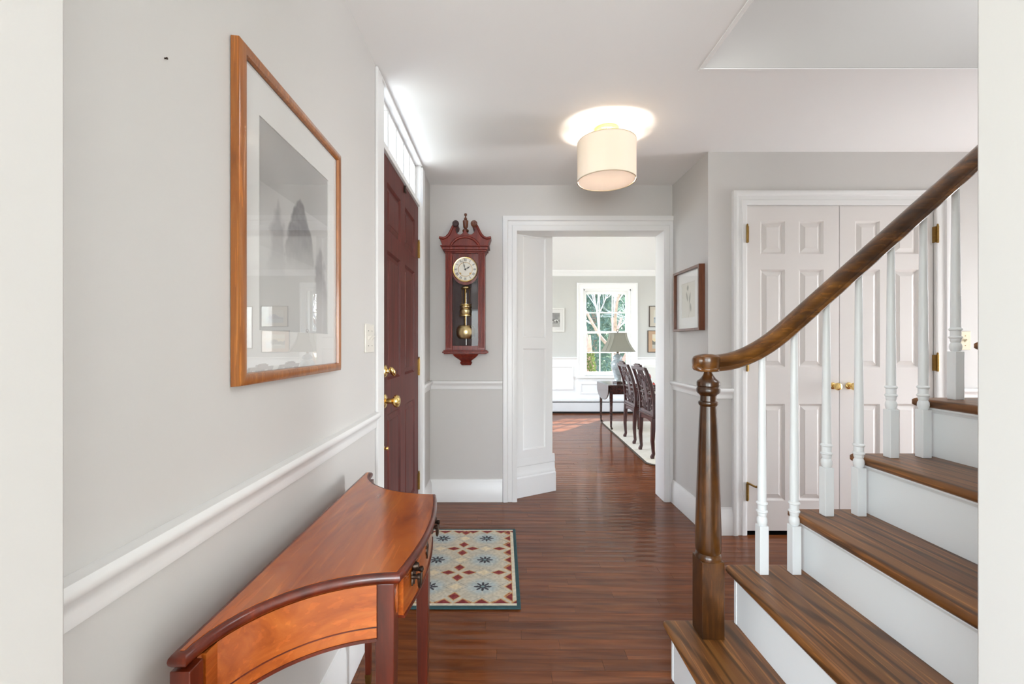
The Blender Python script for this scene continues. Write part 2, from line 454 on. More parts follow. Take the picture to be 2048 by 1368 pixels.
# ------------------------------------------------------------------ walls and ceilings
RY0_, RY1_ = .49, .62           # the right-hand wall edge stands a little further in
DY0, DY1 = 2.015, 2.925          # front door opening along the left wall
wl_ = MB()
wl_.box(XL-.16, XL, .30, DY0, 0, H+.2).box(XL-.16, XL, DY1, YB, 0, H+.2).box(XL-.16, XL, DY0, DY1, 2.404, H+.2)
struct(wl_.build('wall_left', M_WALL), 'pale hall wall on the left with the front door')
OX0, OX1, OZ = .103, 1.238, 2.072
wb = MB()
wb.box(XL-.16, OX0, YB, YB+.17, 0, 2.7).box(OX1, XR+.12, YB, YB+.17, 0, 2.7).box(OX0, OX1, YB, YB+.17, OZ, 2.7)
struct(wb.build('wall_back', M_WALL), 'pale end wall holding the clock and the opening to the dining room')
struct(MB().box(XR, XR+.12, YC+.11, YB, 0, H+.2).build('wall_right', M_WALL), 'short pale wall right of the dining room opening')
CX0, CX1, CZ = 1.5275, 2.724, 2.079
wc = MB().box(XR, CX0, YC, YC+.11, 0, H+.2).box(CX1, 3.7, YC, YC+.11, 0, H+.2).box(CX0, CX1, YC, YC+.11, CZ, H+.2)
wc.box(1.415, 3.7, YC+.5, YC+.56, 0, H+.2)
struct(wc.build('wall_closet', M_WALL), 'pale wall around the white closet doors behind the stairs')
struct(MB().box(3.6, 3.72, RY0_, 1.70, 0, 4.9).box(3.6, 3.72, 2.66, YC+.5, 0, 4.9).box(3.6, 3.72, 1.70, 2.66, 2.05, 4.9).build('wall_end', M_WALL), 'pale wall at the top end of the stairs')
NX0, NX1, NY0, NY1 = -.4320, .6756, .30, .43
wn_ = MB().box(XL-.16, NX0, NY0, NY1, 0, H+.2).box(NX1, 3.7, RY0_, RY1_, 0, 4.9)
struct(wn_.build('wall_front', M_WALL, bevel=.003), 'pale wall edges framing both sides of the view')
WX, WYF = .878, 1.91
ce = MB().box(XL-.16, NX0, .30, RY0_, H, H+.22).box(XL-.16, WX, RY0_, YB, H, H+.22).box(WX, 3.72, WYF, YC+.6, H, H+.22)
struct(ce.build('ceiling', M_CEIL), 'smooth white hall ceiling with the stairwell cut into it')
struct(MB().box(WX, 3.72, WYF-.004, WYF+.1, H+.001, 4.9).build('wall_stairwell_back', M_WALL), 'pale upper wall of the stairwell')
struct(MB().box(WX-.1, WX, RY1_, WYF, H+.22, 4.9).build('wall_stairwell_left', M_WALL), 'pale left wall of the upper stairwell')
struct(MB().box(WX-.1, 3.72, RY0_, WYF+.1, 4.9, 5.0).build('ceiling_upstairs', M_CEIL), 'white ceiling above the stairwell')
# the room the photographer stands in
rb = MB().box(2.5, 2.6, -4.3, .49, 0, H)
rb.box(-2.6, 2.6, -4.3, -4.2, 0, .06).box(-2.6, 2.6, -4.3, -4.2, 2.05, H).box(-2.6, -1.9, -4.3, -4.2, .06, 2.05).box(1.1, 2.6, -4.3, -4.2, .06, 2.05)
rb.box(-2.6, -2.5, -4.2, .30, 0, .06).box(-2.6, -2.5, -4.2, .30, 2.05, H).box(-2.6, -2.5, -4.2, -3.8, .06, 2.05).box(-2.6, -2.5, -1.4, .30, .06, 2.05)
rb.box(-2.6, XL-.16, .20, .30, 0, H)
struct(rb.build('wall_rear', M_DWHITE), 'pale walls of the room behind the camera')
struct(MB().box(-2.6, 2.6, -4.3, .30, H, H+.2).box(NX0, 2.6, .30, RY0_, H, H+.2).build('ceiling_rear', M_CEIL), 'white ceiling of the room behind the camera')
struct(MB().box(-2.4, 2.4, -4.1, .1, 0.002, .012).build('floor_rear_bounce', M_BOUNCE), 'pale sheet added unseen behind the camera to bounce light upward')  # unseen pale layer added to throw light up at the ceiling
# dining room
WX0, WX1, WZ0, WZ1 = 1.413, 2.242, .64, 2.16
dw = MB().box(-2.0, WX0, YD, YD+.16, 0, HD).box(WX1, 4.5, YD, YD+.16, 0, HD).box(WX0, WX1, YD, YD+.16, 0, WZ0).box(WX0, WX1, YD, YD+.16, WZ1, HD)
struct(dw.build('wall_dining_far', M_DWALL), 'grey dining room wall around the window')
dl = MB().box(-2.1, -2.0, YB, YD+.16, 0, .65).box(-2.1, -2.0, YB, YD+.16, 2.25, HD).box(-2.1, -2.0, YB, 4.35, .65, 2.25).box(-2.1, -2.0, 5.65, 6.05, .65, 2.25).box(-2.1, -2.0, 7.15, YD+.16, .65, 2.25)
struct(dl.build('wall_dining_left', M_DWALL), 'grey left wall of the dining room')
dr = MB().box(4.4, 4.5, YB, YD, 0, .65).box(4.4, 4.5, YB, YD, 2.25, HD).box(4.4, 4.5, YB, 4.5, .65, 2.25).box(4.4, 4.5, 6.3, YD, .65, 2.25)
struct(dr.build('wall_dining_right', M_DWALL), 'grey right wall of the dining room')
dn = MB().box(-2.1, XL-.16, YB+.05, YB+.17, 0, HD).box(XR+.12, 4.5, YB+.05, YB+.17, 0, HD)
struct(dn.build('wall_dining_near', M_DWALL), 'grey dining room wall beside the opening')
struct(MB().box(-2.1, 4.5, YB+.17, YD+.16, HD, HD+.2).build('ceiling_dining', M_DWHITE), 'white dining room ceiling')

# ------------------------------------------------------------------ trim: profiles run along walls
CHAIR = [(0, 0), (.008, .002), (.010, .012), (.009, .022), (.012, .034), (.022, .044), (.026, .050), (.026, .058), (.022, .066), (0, .068)]
BASE = [(0, 0), (.016, 0), (.016, .138), (.013, .143), (.013, .150), (.008, .158), (.006, .170), (0, .172)]
NTRIM = [0]
def run(p0, p1, nrm, prof, z, name, label, m=None, cut=0.0):
    p0 = Vector((*p0, 0)); p1 = Vector((*p1, 0)); n = Vector((*nrm, 0)).normalized()
    l0 = [tuple(p0 + n*a + Vector((0, 0, z+b))) for a, b in prof]
    l1 = [tuple(p1 + n*a + Vector((0, 0, z+b))) for a, b in prof]
    return struct(MB().loops([l0, l1]).build(name, m or M_TRIM, smooth=True), label)
def trim(p0, p1, nrm, prof, z, label, m=None):
    NTRIM[0] += 1
    return run(p0, p1, nrm, prof, z, 'trim_%d' % NTRIM[0], label, m)
CRZ = .838
trim((XL, NY1), (XL, 1.883), (1, 0), CHAIR, CRZ, 'white chair rail running along the left wall to the front door')
trim((XL, 3.005), (XL, YB), (1, 0), CHAIR, CRZ+.016, 'short white chair rail between front door and corner')
trim((XL, YB), (0.0, YB), (0, -1), CHAIR, CRZ+.016, 'white chair rail below the wall clock')
trim((XR, YC), (XR, YB), (-1, 0), CHAIR, CRZ+.016, 'white chair rail below the small framed picture')
trim((XR-.02, YC), (1.445, YC), (0, -1), CHAIR, CRZ+.016, 'short white chair rail left of the closet casing')
trim((2.81, YC), (3.6, YC), (0, -1), CHAIR, CRZ+.016, 'white chair rail right of the closet casing')
run((XL, NY1), (XL, 1.883), (1, 0), BASE, 0, 'baseboard_left', 'white baseboard along the left wall under the console table')
run((XL, 3.005), (XL, YB), (1, 0), BASE, 0, 'baseboard_left_corner', 'short white baseboard beside the front door hinges')
run((XL, YB), (0.0, YB), (0, -1), BASE, 0, 'baseboard_back', 'white baseboard below the wall clock')
run((XR, YC-.016), (XR, YB), (-1, 0), BASE, 0, 'baseboard_right', 'white baseboard on the short right wall')
run((XR-.016, YC), (1.445, YC), (0, -1), BASE, 0, 'baseboard_closet', 'white baseboard left of the closet doors')
run((2.81, YC), (3.6, YC), (0, -1), BASE, 0, 'baseboard_closet_right', 'white baseboard right of the closet doors')
# cased opening to the dining room
CASE = [(-.008, 0), (-.008, .012), (0, .016), (.028, .016), (.032, .012), (.060, .012), (.066, .020), (.088, .024), (.100, .020), (.103, 0)]
NTRIM[0] += 1
struct(MB().frame(OX0, OX1, 0, OZ, CASE, False, YB).build('trim_%d' % NTRIM[0], M_TRIM, smooth=True), 'white moulded casing around the dining room opening')
NTRIM[0] += 1
lb = MB().box(OX1-.012, OX1, YB-.012, YB+.175, 0, OZ).box(OX0-.001, OX1, YB-.012, YB+.175, OZ-.012, OZ).box(OX0, OX0+.006, YB-.012, YB+.1, 0, OZ)
struct(lb.build('trim_%d' % NTRIM[0], M_TRIM, bevel=.002), 'white jamb lining inside the dining room opening')
# closet casing
NTRIM[0] += 1
struct(MB().frame(CX0, CX1, 0, CZ, [(a*.82, d) for a, d in CASE], False, YC).build('trim_%d' % NTRIM[0], M_TRIM, smooth=True), 'white moulded casing around the closet doors')
struct(MB().box(3.72, 5.3, 1.60, 1.70, 0, 2.2).box(3.72, 5.3, 2.66, 2.76, 0, 2.2).box(3.72, 5.3, 1.60, 2.76, 2.1, 2.2).build('wall_passage', M_WALL), 'pale walls of the back passage beyond the stairs')
# stairwell edge bead
NTRIM[0] += 1
struct(MB().box(WX-.012, 3.6, WYF-.004, WYF+.010, H-.005, H+.0).box(WX-.014, WX+.004, RY1_, WYF, H-.003, H+.001).build('trim_%d' % NTRIM[0], M_CEIL), 'thin white bead along the stairwell edge of the ceiling')

# ------------------------------------------------------------------ splayed panelled wall stub beside the opening
SA = math.atan2(.169, .2974)
sp = MB().prism([(.103, 3.412), (.4004, 3.581), (.4004, 3.80), (.05, 3.80), (.05, 3.44)], 'z', 0, HD)
splay = struct(sp.build('wall_splay', M_TRIM, bevel=.002), 'angled white panelled wall stub inside the dining room opening')
SL = .342
def panel_loops(mb, x0, x1, z0, z1, steps, y=0.0):
    # steps: (inset, depth behind face); last loop capped
    ls = [[(x0+a, y+d, z0+a), (x1-a, y+d, z0+a), (x1-a, y+d, z1-a), (x0+a, y+d, z1-a)] for a, d in steps]
    return mb.loops(ls, True, False, True)
def on_splay(mb, name):
    o = mb.build(name, M_TRIM, splay, smooth=True)
    o.location = (.105, 3.4095, 0); o.rotation_euler = (0, 0, SA); return o
TH = .014
fr = MB()
for (a, b, c, d) in ((0, .052, .30, HD), (SL-.062, SL, .30, HD), (.052, SL-.062, .30, .355), (.052, SL-.062, 1.17, 1.245), (.052, SL-.062, 2.06, HD)):
    fr.box(a, b, -TH, 0, c, d)
on_splay(fr, 'panel_frame')
for z0, z1 in ((.355, 1.17), (1.245, 2.06)):
    on_splay(panel_loops(MB(), .052, SL-.062, z0, z1, [(0, -TH), (.006, -TH), (.016, -.004), (.02, -.002)]), 'panel')
bs = MB().loops([[(-.01, -a, b) for a, b in [(0, 0), (.032, 0), (.032, .150), (.024, .160), (.024, .176), (.018, .186), (.014, .235), (.018, .24), (.014, .30), (0, .30)]],
                 [(SL+.022, -a, b) for a, b in [(0, 0), (.032, 0), (.032, .150), (.024, .160), (.024, .176), (.018, .186), (.014, .235), (.018, .24), (.014, .30), (0, .30)]]])
on_splay(bs, 'plinth')

# ------------------------------------------------------------------ doors
RAISED = [(0, 0), (.008, .007), (.012, .011), (.016, .011), (.038, .004), (.040, .002)]
def panel_door(name, w, h, thick, stile, mull, rows, m, label, loc, rotz):
    d = thing(name, label, None, loc, rotz, kind='structure')
    pw = (w-2*stile-mull)/2
    cols = [(stile, stile+pw), (stile+pw+mull, w-stile)]
    fb = MB()
    fb.box(0, stile, 0, thick, 0, h).box(w-stile, w, 0, thick, 0, h)
    zs = [0] + [z for r in rows for z in r] + [h]
    for k in range(0, len(zs), 2): fb.box(stile, w-stile, 0, thick, zs[k], zs[k+1])
    for r in rows: fb.box(cols[0][1], cols[1][0], 0, thick, r[0], r[1])
    fb.box(stile, w-stile, thick*.5, thick*.9, rows[0][0], rows[-1][1])
    fb.build('leaf_frame', m, d)
    for r in rows:
        for c in cols:
            panel_loops(MB(), c[0], c[1], r[0], r[1], RAISED).build('panel', m, d)
    return d
def knob(parent, x, z, m, r=.027, proj=.055, rose=.03, name='doorknob'):
    k = MB().lathe([(rose, -.0), (rose, -.003), (rose*.85, -.008), (r*.42, -.011), (r*.40, -proj*.5), (r*.6, -proj*.58), (r*.95, -proj*.70), (r, -proj*.82), (r*.85, -proj*.95), (r*.45, -proj*1.03), (.001, -proj*1.05)], (x, 0, z), 'y', 28)
    return k.build(name, m, parent, smooth=True)
def hinge(parent, x, z, m, h=.10, side=1, yo=0.0):
    b = MB().box(x-.008, x+.008, yo-.003, 0, z-h/2, z+h/2)
    b.lathe([(.006, -h/2-.004), (.006, h/2+.004)], (x+.004*side, yo-.006, z), 'z', 12)
    for k in range(5):
        zz = z-h/2+h*(k+.5)/5; b.lathe([(.0068, -h/11), (.0068, h/11)], (x+.004*side, yo-.006, zz), 'z', 12)
    b.lathe([(.004, 0), (.006, .004), (.003, .010), (.001, .012)], (x+.004*side, yo-.006, z+h/2+.004), 'z', 10)
    return b.build('hinge', m, parent, smooth=True)
# front door: local x runs away from the camera along +Y, front faces +X
FD = panel_door('door_1', .90, 2.105, .044, .118, .108, [(.24, .84), (1.01, 1.65), (1.75, 1.985)], M_DOOR,
                'dark red mahogany six-panel front door', (XL-.014, 2.02, .012), R(90))
knob(FD, .068, .914, M_BRASS, .031, .072, .034)
# thumb turn
tt = MB().lathe([(.030, 0), (.030, -.004), (.024, -.010), (.012, -.013), (.010, -.022), (.001, -.023)], (.068, 0, 1.058), 'y', 24)
tt.tube([(.062, -.026, 1.076), (.064, -.032, 1.070), (.070, -.040, 1.054), (.076, -.044, 1.040), (.078, -.044, 1.034)], [.003, .010, .013, .009, .003], 12)
tt.build('thumb_turn', M_BRASS, FD, smooth=True)
MB().lathe([(.011, 0), (.011, -.003), (.006, -.006), (.006, -.012), (.010, -.016), (.008, -.022), (.001, -.024)], (.052, 0, .69), 'y', 18).build('brass_button', M_BRASS, FD, smooth=True)
for z in (.27, 1.035, 1.82): hinge(FD, .893, z, M_BRASSD, .105)
MB().box(.47, .478, -.012, 0, 2.055, 2.095).lathe([(.004, 0), (.004, .012)], (.474, -.012, 2.05), 'z', 8).build('knocker_bolt', M_BRONZE, FD)
# door frame and transom
NTRIM[0] += 1
dc = thing('trim_%d' % NTRIM[0], 'white front door frame reaching the ceiling', None, (XL, 0, 0), R(90), kind='structure')
SIDE = [(-.004, 0), (-.004, .010), (.004, .013), (.070, .013), (.074, .010), (.078, 0)]
MB().box(1.884, 1.958, -.013, .0, 0, H-.006).build('casing_side', M_TRIM, dc, bevel=.003)
MB().box(2.93, 3.005, -.016, .0, 0, H-.02).build('casing_side', M_TRIM, dc, bevel=.003)
MB().box(1.958, 2.93, -.012, .0, 2.396, H-.002).build('casing_head', M_TRIM, dc, bevel=.003)
jm = MB().box(1.955, 2.016, -.004, .15, 0, 2.404).box(2.924, 2.94, -.004, .15, 0, 2.404).box(2.016, 2.924, -.004, .15, 2.396, 2.404)
jm.build('jamb', M_TRIM, dc, bevel=.002)
MB().box(2.016, 2.924, .002, .15, 2.122, 2.152).build('transom_bar', M_TRIM, dc, bevel=.003)
MB().box(2.016, 2.924, .07, .15, 0, .012).build('threshold', M_TREAD, dc)
tr = thing('window_1', 'transom window of narrow panes above the front door', None, (XL, 0, 0), R(90), kind='structure')
ts = MB().box(2.016, 2.924, .030, .056, 2.152, 2.174).box(2.016, 2.924, .030, .056, 2.382, 2.396).box(2.016, 2.040, .030, .056, 2.152, 2.396).box(2.896, 2.924, .030, .056, 2.152, 2.396)
ts.build('sash', M_TRIM, tr, bevel=.003)
for k in range(1, 5):
    xx = 2.040+(2.896-2.040)*k/5
    MB().box(xx-.009, xx+.009, .028, .056, 2.174, 2.382).build('muntin', M_TRIM, tr, bevel=.003)
for k in range(5):
    a = 2.040+(2.896-2.040)*k/5; b = 2.040+(2.896-2.040)*(k+1)/5
    MB().box(a, b, .042, .045, 2.166, 2.388).build('pane', M_WGLASS, tr)

# closet doors
CW = (CX1-CX0)/2
for k, (nm, lab) in enumerate((('door_2', 'white six-panel closet door, left leaf of the pair'), ('door_3', 'white six-panel closet door, right leaf of the pair'))):
    D = panel_door(nm, CW-.004, CZ-.028, .035, .098, .088, [(.19, .80), (1.03, 1.648), (1.745, 1.955)], M_CLOSET, lab, (CX0+k*CW+.002, YC+.004, .022), 0)
    knob(D, CW-.045 if k == 0 else .056, .914, M_BRASS, .024, .055, .022)
    for z in (.25, 1.06, 1.865):
        if k == 1 and z == .25: pass
        hinge(D, .006 if k == 0 else CW-.008, z, M_BRASSD, .10, -1 if k == 0 else 1, -.018)
    if k == 0:
        MB().tube([(.002, -.026, .31), (.022, -.032, .300), (.042, -.040, .290), (.060, -.044, .290)], [.006, .006, .006, .009], 10).build('hinge_stop', M_BRASSD, D, smooth=True)
# ------------------------------------------------------------------ dining room window and panelling
wi = thing('window_2', 'white sash window with twelve panes in the dining room', None, (0, YD, 0), 0, kind='structure')
WC = [(0, 0), (0, .018), (.012, .022), (.020, .016), (.085, .016), (.092, .028), (.108, .028), (.113, 0)]
MB().frame(WX0, WX1, WZ0-.0, WZ1-.004, WC, False).build('casing', M_DWHITE, wi, smooth=True)
MB().box(WX0-.125, WX1+.125, -.06, .10, WZ0-.035, WZ0).build('sill', M_DWHITE, wi, bevel=.006)
MB().box(WX0, WX0+.022, .0, .16, WZ0, WZ1).box(WX1-.022, WX1, .0, .16, WZ0, WZ1).box(WX0, WX1, .0, .16, WZ1-.03, WZ1).build('jamb', M_DWHITE, wi, bevel=.003)
def sash(y, z0, z1, rail_lo, rail_hi, nz, label):
    x0, x1 = WX0+.022, WX1-.022; st = .045
    s_ = MB().box(x0, x0+st, y, y+.035, z0, z1).box(x1-st, x1, y, y+.035, z0, z1).box(x0+st, x1-st, y, y+.035, z0, z0+rail_lo).box(x0+st, x1-st, y, y+.035, z1-rail_hi, z1)
    so = s_.build('sash', M_DWHITE, wi, bevel=.003)
    gx0, gx1, gz0, gz1 = x0+st, x1-st, z0+rail_lo, z1-rail_hi
    for k in (1, 2):
        xx = gx0+(gx1-gx0)*k/3; MB().box(xx-.009, xx+.009, y+.002, y+.033, gz0, gz1).build('muntin', M_DWHITE, so, bevel=.002)
    for k in range(1, nz):
        zz = gz0+(gz1-gz0)*k/nz; MB().box(gx0, gx1, y+.004, y+.031, zz-.009, zz+.009).build('muntin', M_DWHITE, so, bevel=.002)
    for i in range(3):
        for j in range(nz):
            MB().box(gx0+(gx1-gx0)*i/3, gx0+(gx1-gx0)*(i+1)/3, y+.016, y+.019, gz0+(gz1-gz0)*j/nz, gz0+(gz1-gz0)*(j+1)/nz).build('pane', M_WGLASS, so)
sash(.085, 1.385, WZ1-.03, .038, .05, 2, 'upper')
sash(.045, WZ0, 1.423, .075, .038, 2, 'lower')
# wainscot: white board, rails and recessed panels
wt = struct(MB().box(-2.0, WX0-.113, YD-.008, YD, 0, .94).box(WX1+.113, 4.4, YD-.008, YD, 0, .94).box(WX0-.113, WX1+.113, YD-.008, YD, 0, WZ0-.035).build('wainscot_board', M_DWHITE), 'white wainscot below the grey dining room wall')
wt.name = 'trim_wainscot'
PM = [(0, 0), (0, .012), (.008, .016), (.020, .014), (.028, .006), (.030, 0)]
def wpanel(x0, x1, z0, z1):
    o = MB().frame(x0, x1, z0, z1, [(-a, d) for a, d in PM], True, -.008).build('panel_moulding', M_DWHITE, wt, smooth=True); o.location = (0, YD, 0)
x = WX0-.113-.06
for k in range(4): wpanel(x-.62, x, .40, .82); x -= .70
x = WX1+.113+.06
for k in range(3): wpanel(x, x+.56, .40, .82); x += .64
wpanel(WX0-.06, WX1+.06, .33, .52)
MB().box(WX0-.1, WX1+.1, YD-.016, YD-.006, .56, .59).build('apron_strip', M_DWHITE, wt, world=False)
DCH = [(0, 0), (.012, .004), (.014, .02), (.024, .034), (.030, .040), (.030, .05), (0, .054)]
trim((-2.0, YD), (WX0-.113, YD), (0, -1), DCH, .915, 'white dado rail left of the dining room window', M_DWHITE)
trim((WX1+.113, YD), (4.4, YD), (0, -1), DCH, .915, 'white dado rail right of the dining room window', M_DWHITE)
CROWN = [(0, 0), (.006, .004), (.012, .02), (.05, .06), (.075, .08), (.082, .095), (0, .095)]
trim((-2.0, YD), (4.4, YD), (0, -1), CROWN, HD-.095, 'white crown moulding above the dining room window', M_DWHITE)
ht = thing('baseboard_heater', 'long white baseboard heater under the dining room window', 'heater', (1.2, YD, 0), 0)
hb = [(0, .03), (.065, .03), (.068, .045), (.068, .17), (.062, .178)]
MB().loops([[(-3.1, -a-.009, b) for a, b in [(0, .03), (.062, .03), (.068, .045), (.068, .185), (0, .185)]], [(3.1, -a-.009, b) for a, b in [(0, .03), (.062, .03), (.068, .045), (.068, .185), (0, .185)]]]).build('front_cover', M_HEATER, ht, smooth=False)
MB().loops([[(-3.1, -a-.009, b) for a, b in [(0, .2), (.05, .2), (.06, .215), (.052, .235), (0, .25)]], [(3.1, -a-.009, b) for a, b in [(0, .2), (.05, .2), (.06, .215), (.052, .235), (0, .25)]]]).build('top_hood', M_HEATER, ht, smooth=False)
MB().box(-3.1, 3.1, -.052, -.009, .0, .21).build('dark_core', M_RUBBER, ht)

# ------------------------------------------------------------------ staircase
RS, RN, SX, SY1 = .2014, .225, .580, 1.582
st = thing('staircase', 'oak and white staircase climbing right with dark handrail and white balusters', 'staircase', (SX, 1.0, 0))
NS = 11
nose = .028; tt_ = .030
TY0 = RY1_+.002
def tread_mesh(x0, x1, z, y0, y1):
    r = tt_/2; prof = [(x1, z-tt_), (x0+r, z-tt_)]
    for k in range(1, 8):
        a = -PI/2 - PI*k/8; prof.append((x0+r+r*math.cos(a), z-r+r*math.sin(a)))
    prof += [(x0+r, z), (x1, z)]
    # rounded far end: shrink the section over the last centimetres
    ls = []
    for dy, s in ((0, 0), ):
        ls.append([(a, y0, b) for a, b in prof])
    for k in range(7):
        a = PI/2*k/6; yy = y1-r+r*math.sin(a); sh = r*(1-math.cos(a))
        ls.append([(min(max(p, x0+sh), x1), yy, z-r+(q-(z-r))*max(math.cos(a), .05)) for p, q in prof])
    return MB().loops(ls)
for n in range(1, NS+1):
    x0 = SX+(n-1)*RN; z = n*RS
    x1 = x0+RN+nose if n < NS else 3.6
    t = tread_mesh(x0, x1+.004, z, TY0, SY1).build('tread', M_TREAD, st, smooth=True, world=True)
    MB().box(x0+nose, x0+nose+.018, TY0, SY1-.034, z-RS+.0005, z-tt_).build('riser', M_STAIRW, st, world=True)
    MB().prism([(x0+nose, z-tt_-.018), (x0+nose-.006, z-tt_-.016), (x0+nose-.010, z-tt_-.008), (x0+nose-.013, z-tt_-.006), (x0+nose-.013, z-tt_), (x0+nose, z-tt_)], 'y', TY0, SY1-.030).build('cove_moulding', M_STAIRW, st, smooth=True, world=True)
poly = [(SX+nose+.019, 0)]
for n in range(1, NS+1):
    xx = SX+nose+.019+(n-1)*RN; poly += [(xx, n*RS-tt_-.001), (xx+(RN if n < NS else .4), n*RS-tt_-.001)]
poly += [(poly[-1][0], 0)]
MB().prism(poly, 'y', TY0+.01, SY1-.036).build('carriage', M_STAIRW, st, world=True)
poly2 = [(SX+nose-.002, 0)]
for n in range(1, NS+1):
    xx = SX+nose-.002+(n-1)*RN; poly2 += [(xx, n*RS-tt_-.001), (xx+(RN if n < NS else .42), n*RS-tt_-.001)]
poly2 += [(poly2[-1][0], 0)]
MB().prism(poly2, 'y', SY1-.0335, SY1-.021).build('outer_string', M_STAIRW, st, world=True)
# newel post
NXC, NYC = .712, 1.506
nb = MB().box(NXC-.0385, NXC+.0385, NYC-.0385, NYC+.0385, RS, .462)
np_ = nb.build('newel_post', M_NEWEL, st, bevel=.003, world=True)
MB().lathe([(.036, .458), (.042, .462), (.0425, .470), (.040, .478), (.037, .482), (.0405, .487), (.0420, .50), (.0415, .56), (.0385, .68), (.0340, .82), (.0295, .93), (.0268, .982), (.0268, .986), (.0300, .989), (.0325, .995), (.0318, 1.0), (.0268, 1.004), (.0262, 1.022), (.030, 1.027), (.0345, 1.030), (.0380, 1.036), (.0385, 1.044), (.0355, 1.0505), (.0340, 1.053), (.0372, 1.056), (.0375, 1.068), (.0355, 1.072), (.026, 1.080), (.0185, 1.090), (.0140, 1.100), (.0128, 1.116)],
           (NXC, NYC, 0), 'z', 40).build('turned_shaft', M_NEWEL, np_, smooth=True)
# handrail
RY = 1.510
RSL = .895
def rail_z(X):
    return 1.838-RSL*(1.639-X)
HZ = 1.1340
XK = (HZ-1.838)/RSL+1.639      # where slope line meets the level part
def rail_c(s):
    return s
pts = []
e0, e1 = XK-.125, XK+.135
for k in range(6): pts.append((.688+(e0-.688)*k/6, RY, HZ))
for k in range(15):
    t = k/14
    bx = (1-t)**2*e0+2*t*(1-t)*XK+t*t*e1; bz = (1-t)**2*HZ+2*t*(1-t)*HZ+t*t*rail_z(e1)
    pts.append((bx, RY, bz))
for k in range(1, 12):
    X = e1+(3.0-e1)*k/11; pts.append((X, RY, rail_z(X)))
RP = [(-.020, -.028), (.020, -.028), (.024, -.024), (.024, -.017), (.021, -.013), (.024, -.007), (.029, .002), (.030, .012), (.026, .021), (.016, .027), (0, .029), (-.016, .027), (-.026, .021), (-.030, .012), (-.029, .002), (-.024, -.007), (-.021, -.013), (-.024, -.017), (-.024, -.024)]
hr = MB()
pv = [Vector(p) for p in pts]; ls = []
for i, p in enumerate(pv):
    t = (pv[min(i+1, len(pv)-1)]-pv[max(i-1, 0)]).normalized()
    up = Vector((-t.z, 0, t.x))
    ls.append([tuple(p+Vector((0, 1, 0))*a+up*b) for a, b in RP])
# rounded nose over the newel
nosel = []
for k in range(5):
    a = PI/2*(k+1)/5; s_ = math.cos(a)
    nosel.insert(0, [(pts[0][0]-.026*math.sin(a), RY+q*max(s_, .12)**.6, HZ+b*max(s_, .25)**.4*(1.0)) for q, b in RP])
hr.loops(nosel+ls)
hro = hr.build('handrail', M_RAIL, st, smooth=True, world=True)
MB().lathe([(.030, 1.104), (.037, 1.106), (.039, 1.110), (.039, 1.114), (.036, 1.117), (.038, 1.124), (.041, 1.136), (.042, 1.148), (.040, 1.156), (.032, 1.162), (.015, 1.165), (.001, 1.1655)], (NXC, RY, 0), 'z', 36).build('rail_cap', M_RAIL, st, smooth=True, world=True)
# balusters: two to a tread
def rail_under(X):
    for a, b in zip(pts[:-1], pts[1:]):
        if a[0] <= X <= b[0]:
            return a[2]+(b[2]-a[2])*(X-a[0])/(b[0]-a[0])-.026
    return rail_z(X)-.03
k = 0
while True:
    X = .904+.1125*k
    n = 2+k//2
    if n > NS or X > 2.9: break
    zb = n*RS
    top = rail_under(X)
    bo = MB().box(X-.0155, X+.0155, 1.5005, 1.5315, zb, zb+.167).build('baluster', M_STAIRW, st, bevel=.002, world=True)
    b0 = zb+.167
    pr = [(.010, -.004), (.0125, .0), (.0155, .006), (.0168, .015), (.0160, .024), (.0125, .031), (.0140, .034), (.0150, .040), (.0150, .044), (.0180, .047), (.0180, .051), (.0146, .054), (.0146, .072), (.0180, .075), (.0180, .079), (.0140, .083), (.0140, .15)]
    L = top-b0+.03
    pr += [(.0140-(.0140-.0098)*((h-.15)/(L-.15)), h) for h in (.15+(L-.15)*.33, .15+(L-.15)*.66, L)]
    s_ = MB().lathe([(r, b0+h) for r, h in pr], (X, 1.516, 0), 'z', 20).build('turned_spindle', M_STAIRW, bo, smooth=True)
    k += 1

# ------------------------------------------------------------------ console table
ZT = .75
TBX, TY_0, TY_1, TF0, TF1 = -.485, .628, 1.535, .850, 1.313
ct = thing('console_table', 'cherry wood console table with scooped ends and bowed drawer front against left wall', 'table', (-.33, 1.08, 0))
def outline():
    P = [(TBX, TY_0), (-.457, TY_0)]
    N = 14
    for i in range(1, N+1):
        a = PI/2*i/N; P.append((-.2-.257*math.cos(a), TY_0+(TF0-TY_0)*math.sin(a)))
    for i in range(1, 14):
        t = i/14; yy = TF0+(TF1-TF0)*t; P.append((-.2+.026*math.sin(PI*t)**.9, yy))
    for i in range(0, N):
        a = PI/2*(1-i/N); P.append((-.2-.257*math.cos(a), TY_1-(TY_1-TF1)*math.sin(a)))
    P += [(-.457, TY_1), (TBX, TY_1)]
    return P
def offs(P, d):
    n = len(P); Q = []
    for i in range(n):
        a, b, c = Vector(P[i-1]), Vector(P[i]), Vector(P[(i+1) % n])
        e1_ = (b-a).normalized(); e2_ = (c-b).normalized()
        n1 = Vector((-e1_.y, e1_.x)); n2 = Vector((-e2_.y, e2_.x)); m_ = (n1+n2)
        m_ = m_/max(m_.length_squared/2, .35)
        Q.append(tuple(b+m_*d))
    return Q
P0 = outline()
area = sum(P0[i-1][0]*P0[i][1]-P0[i][0]*P0[i-1][1] for i in range(len(P0)))
if area < 0: P0 = P0[::-1]
top = MB(); top.loops([[(x, y, ZT+dz) for x, y in offs(P0, d)] for d, dz in ((.011, -.0035), (.011, 0))], True, False, True)
top.build('top_board', M_TABLE, ct, world=True)
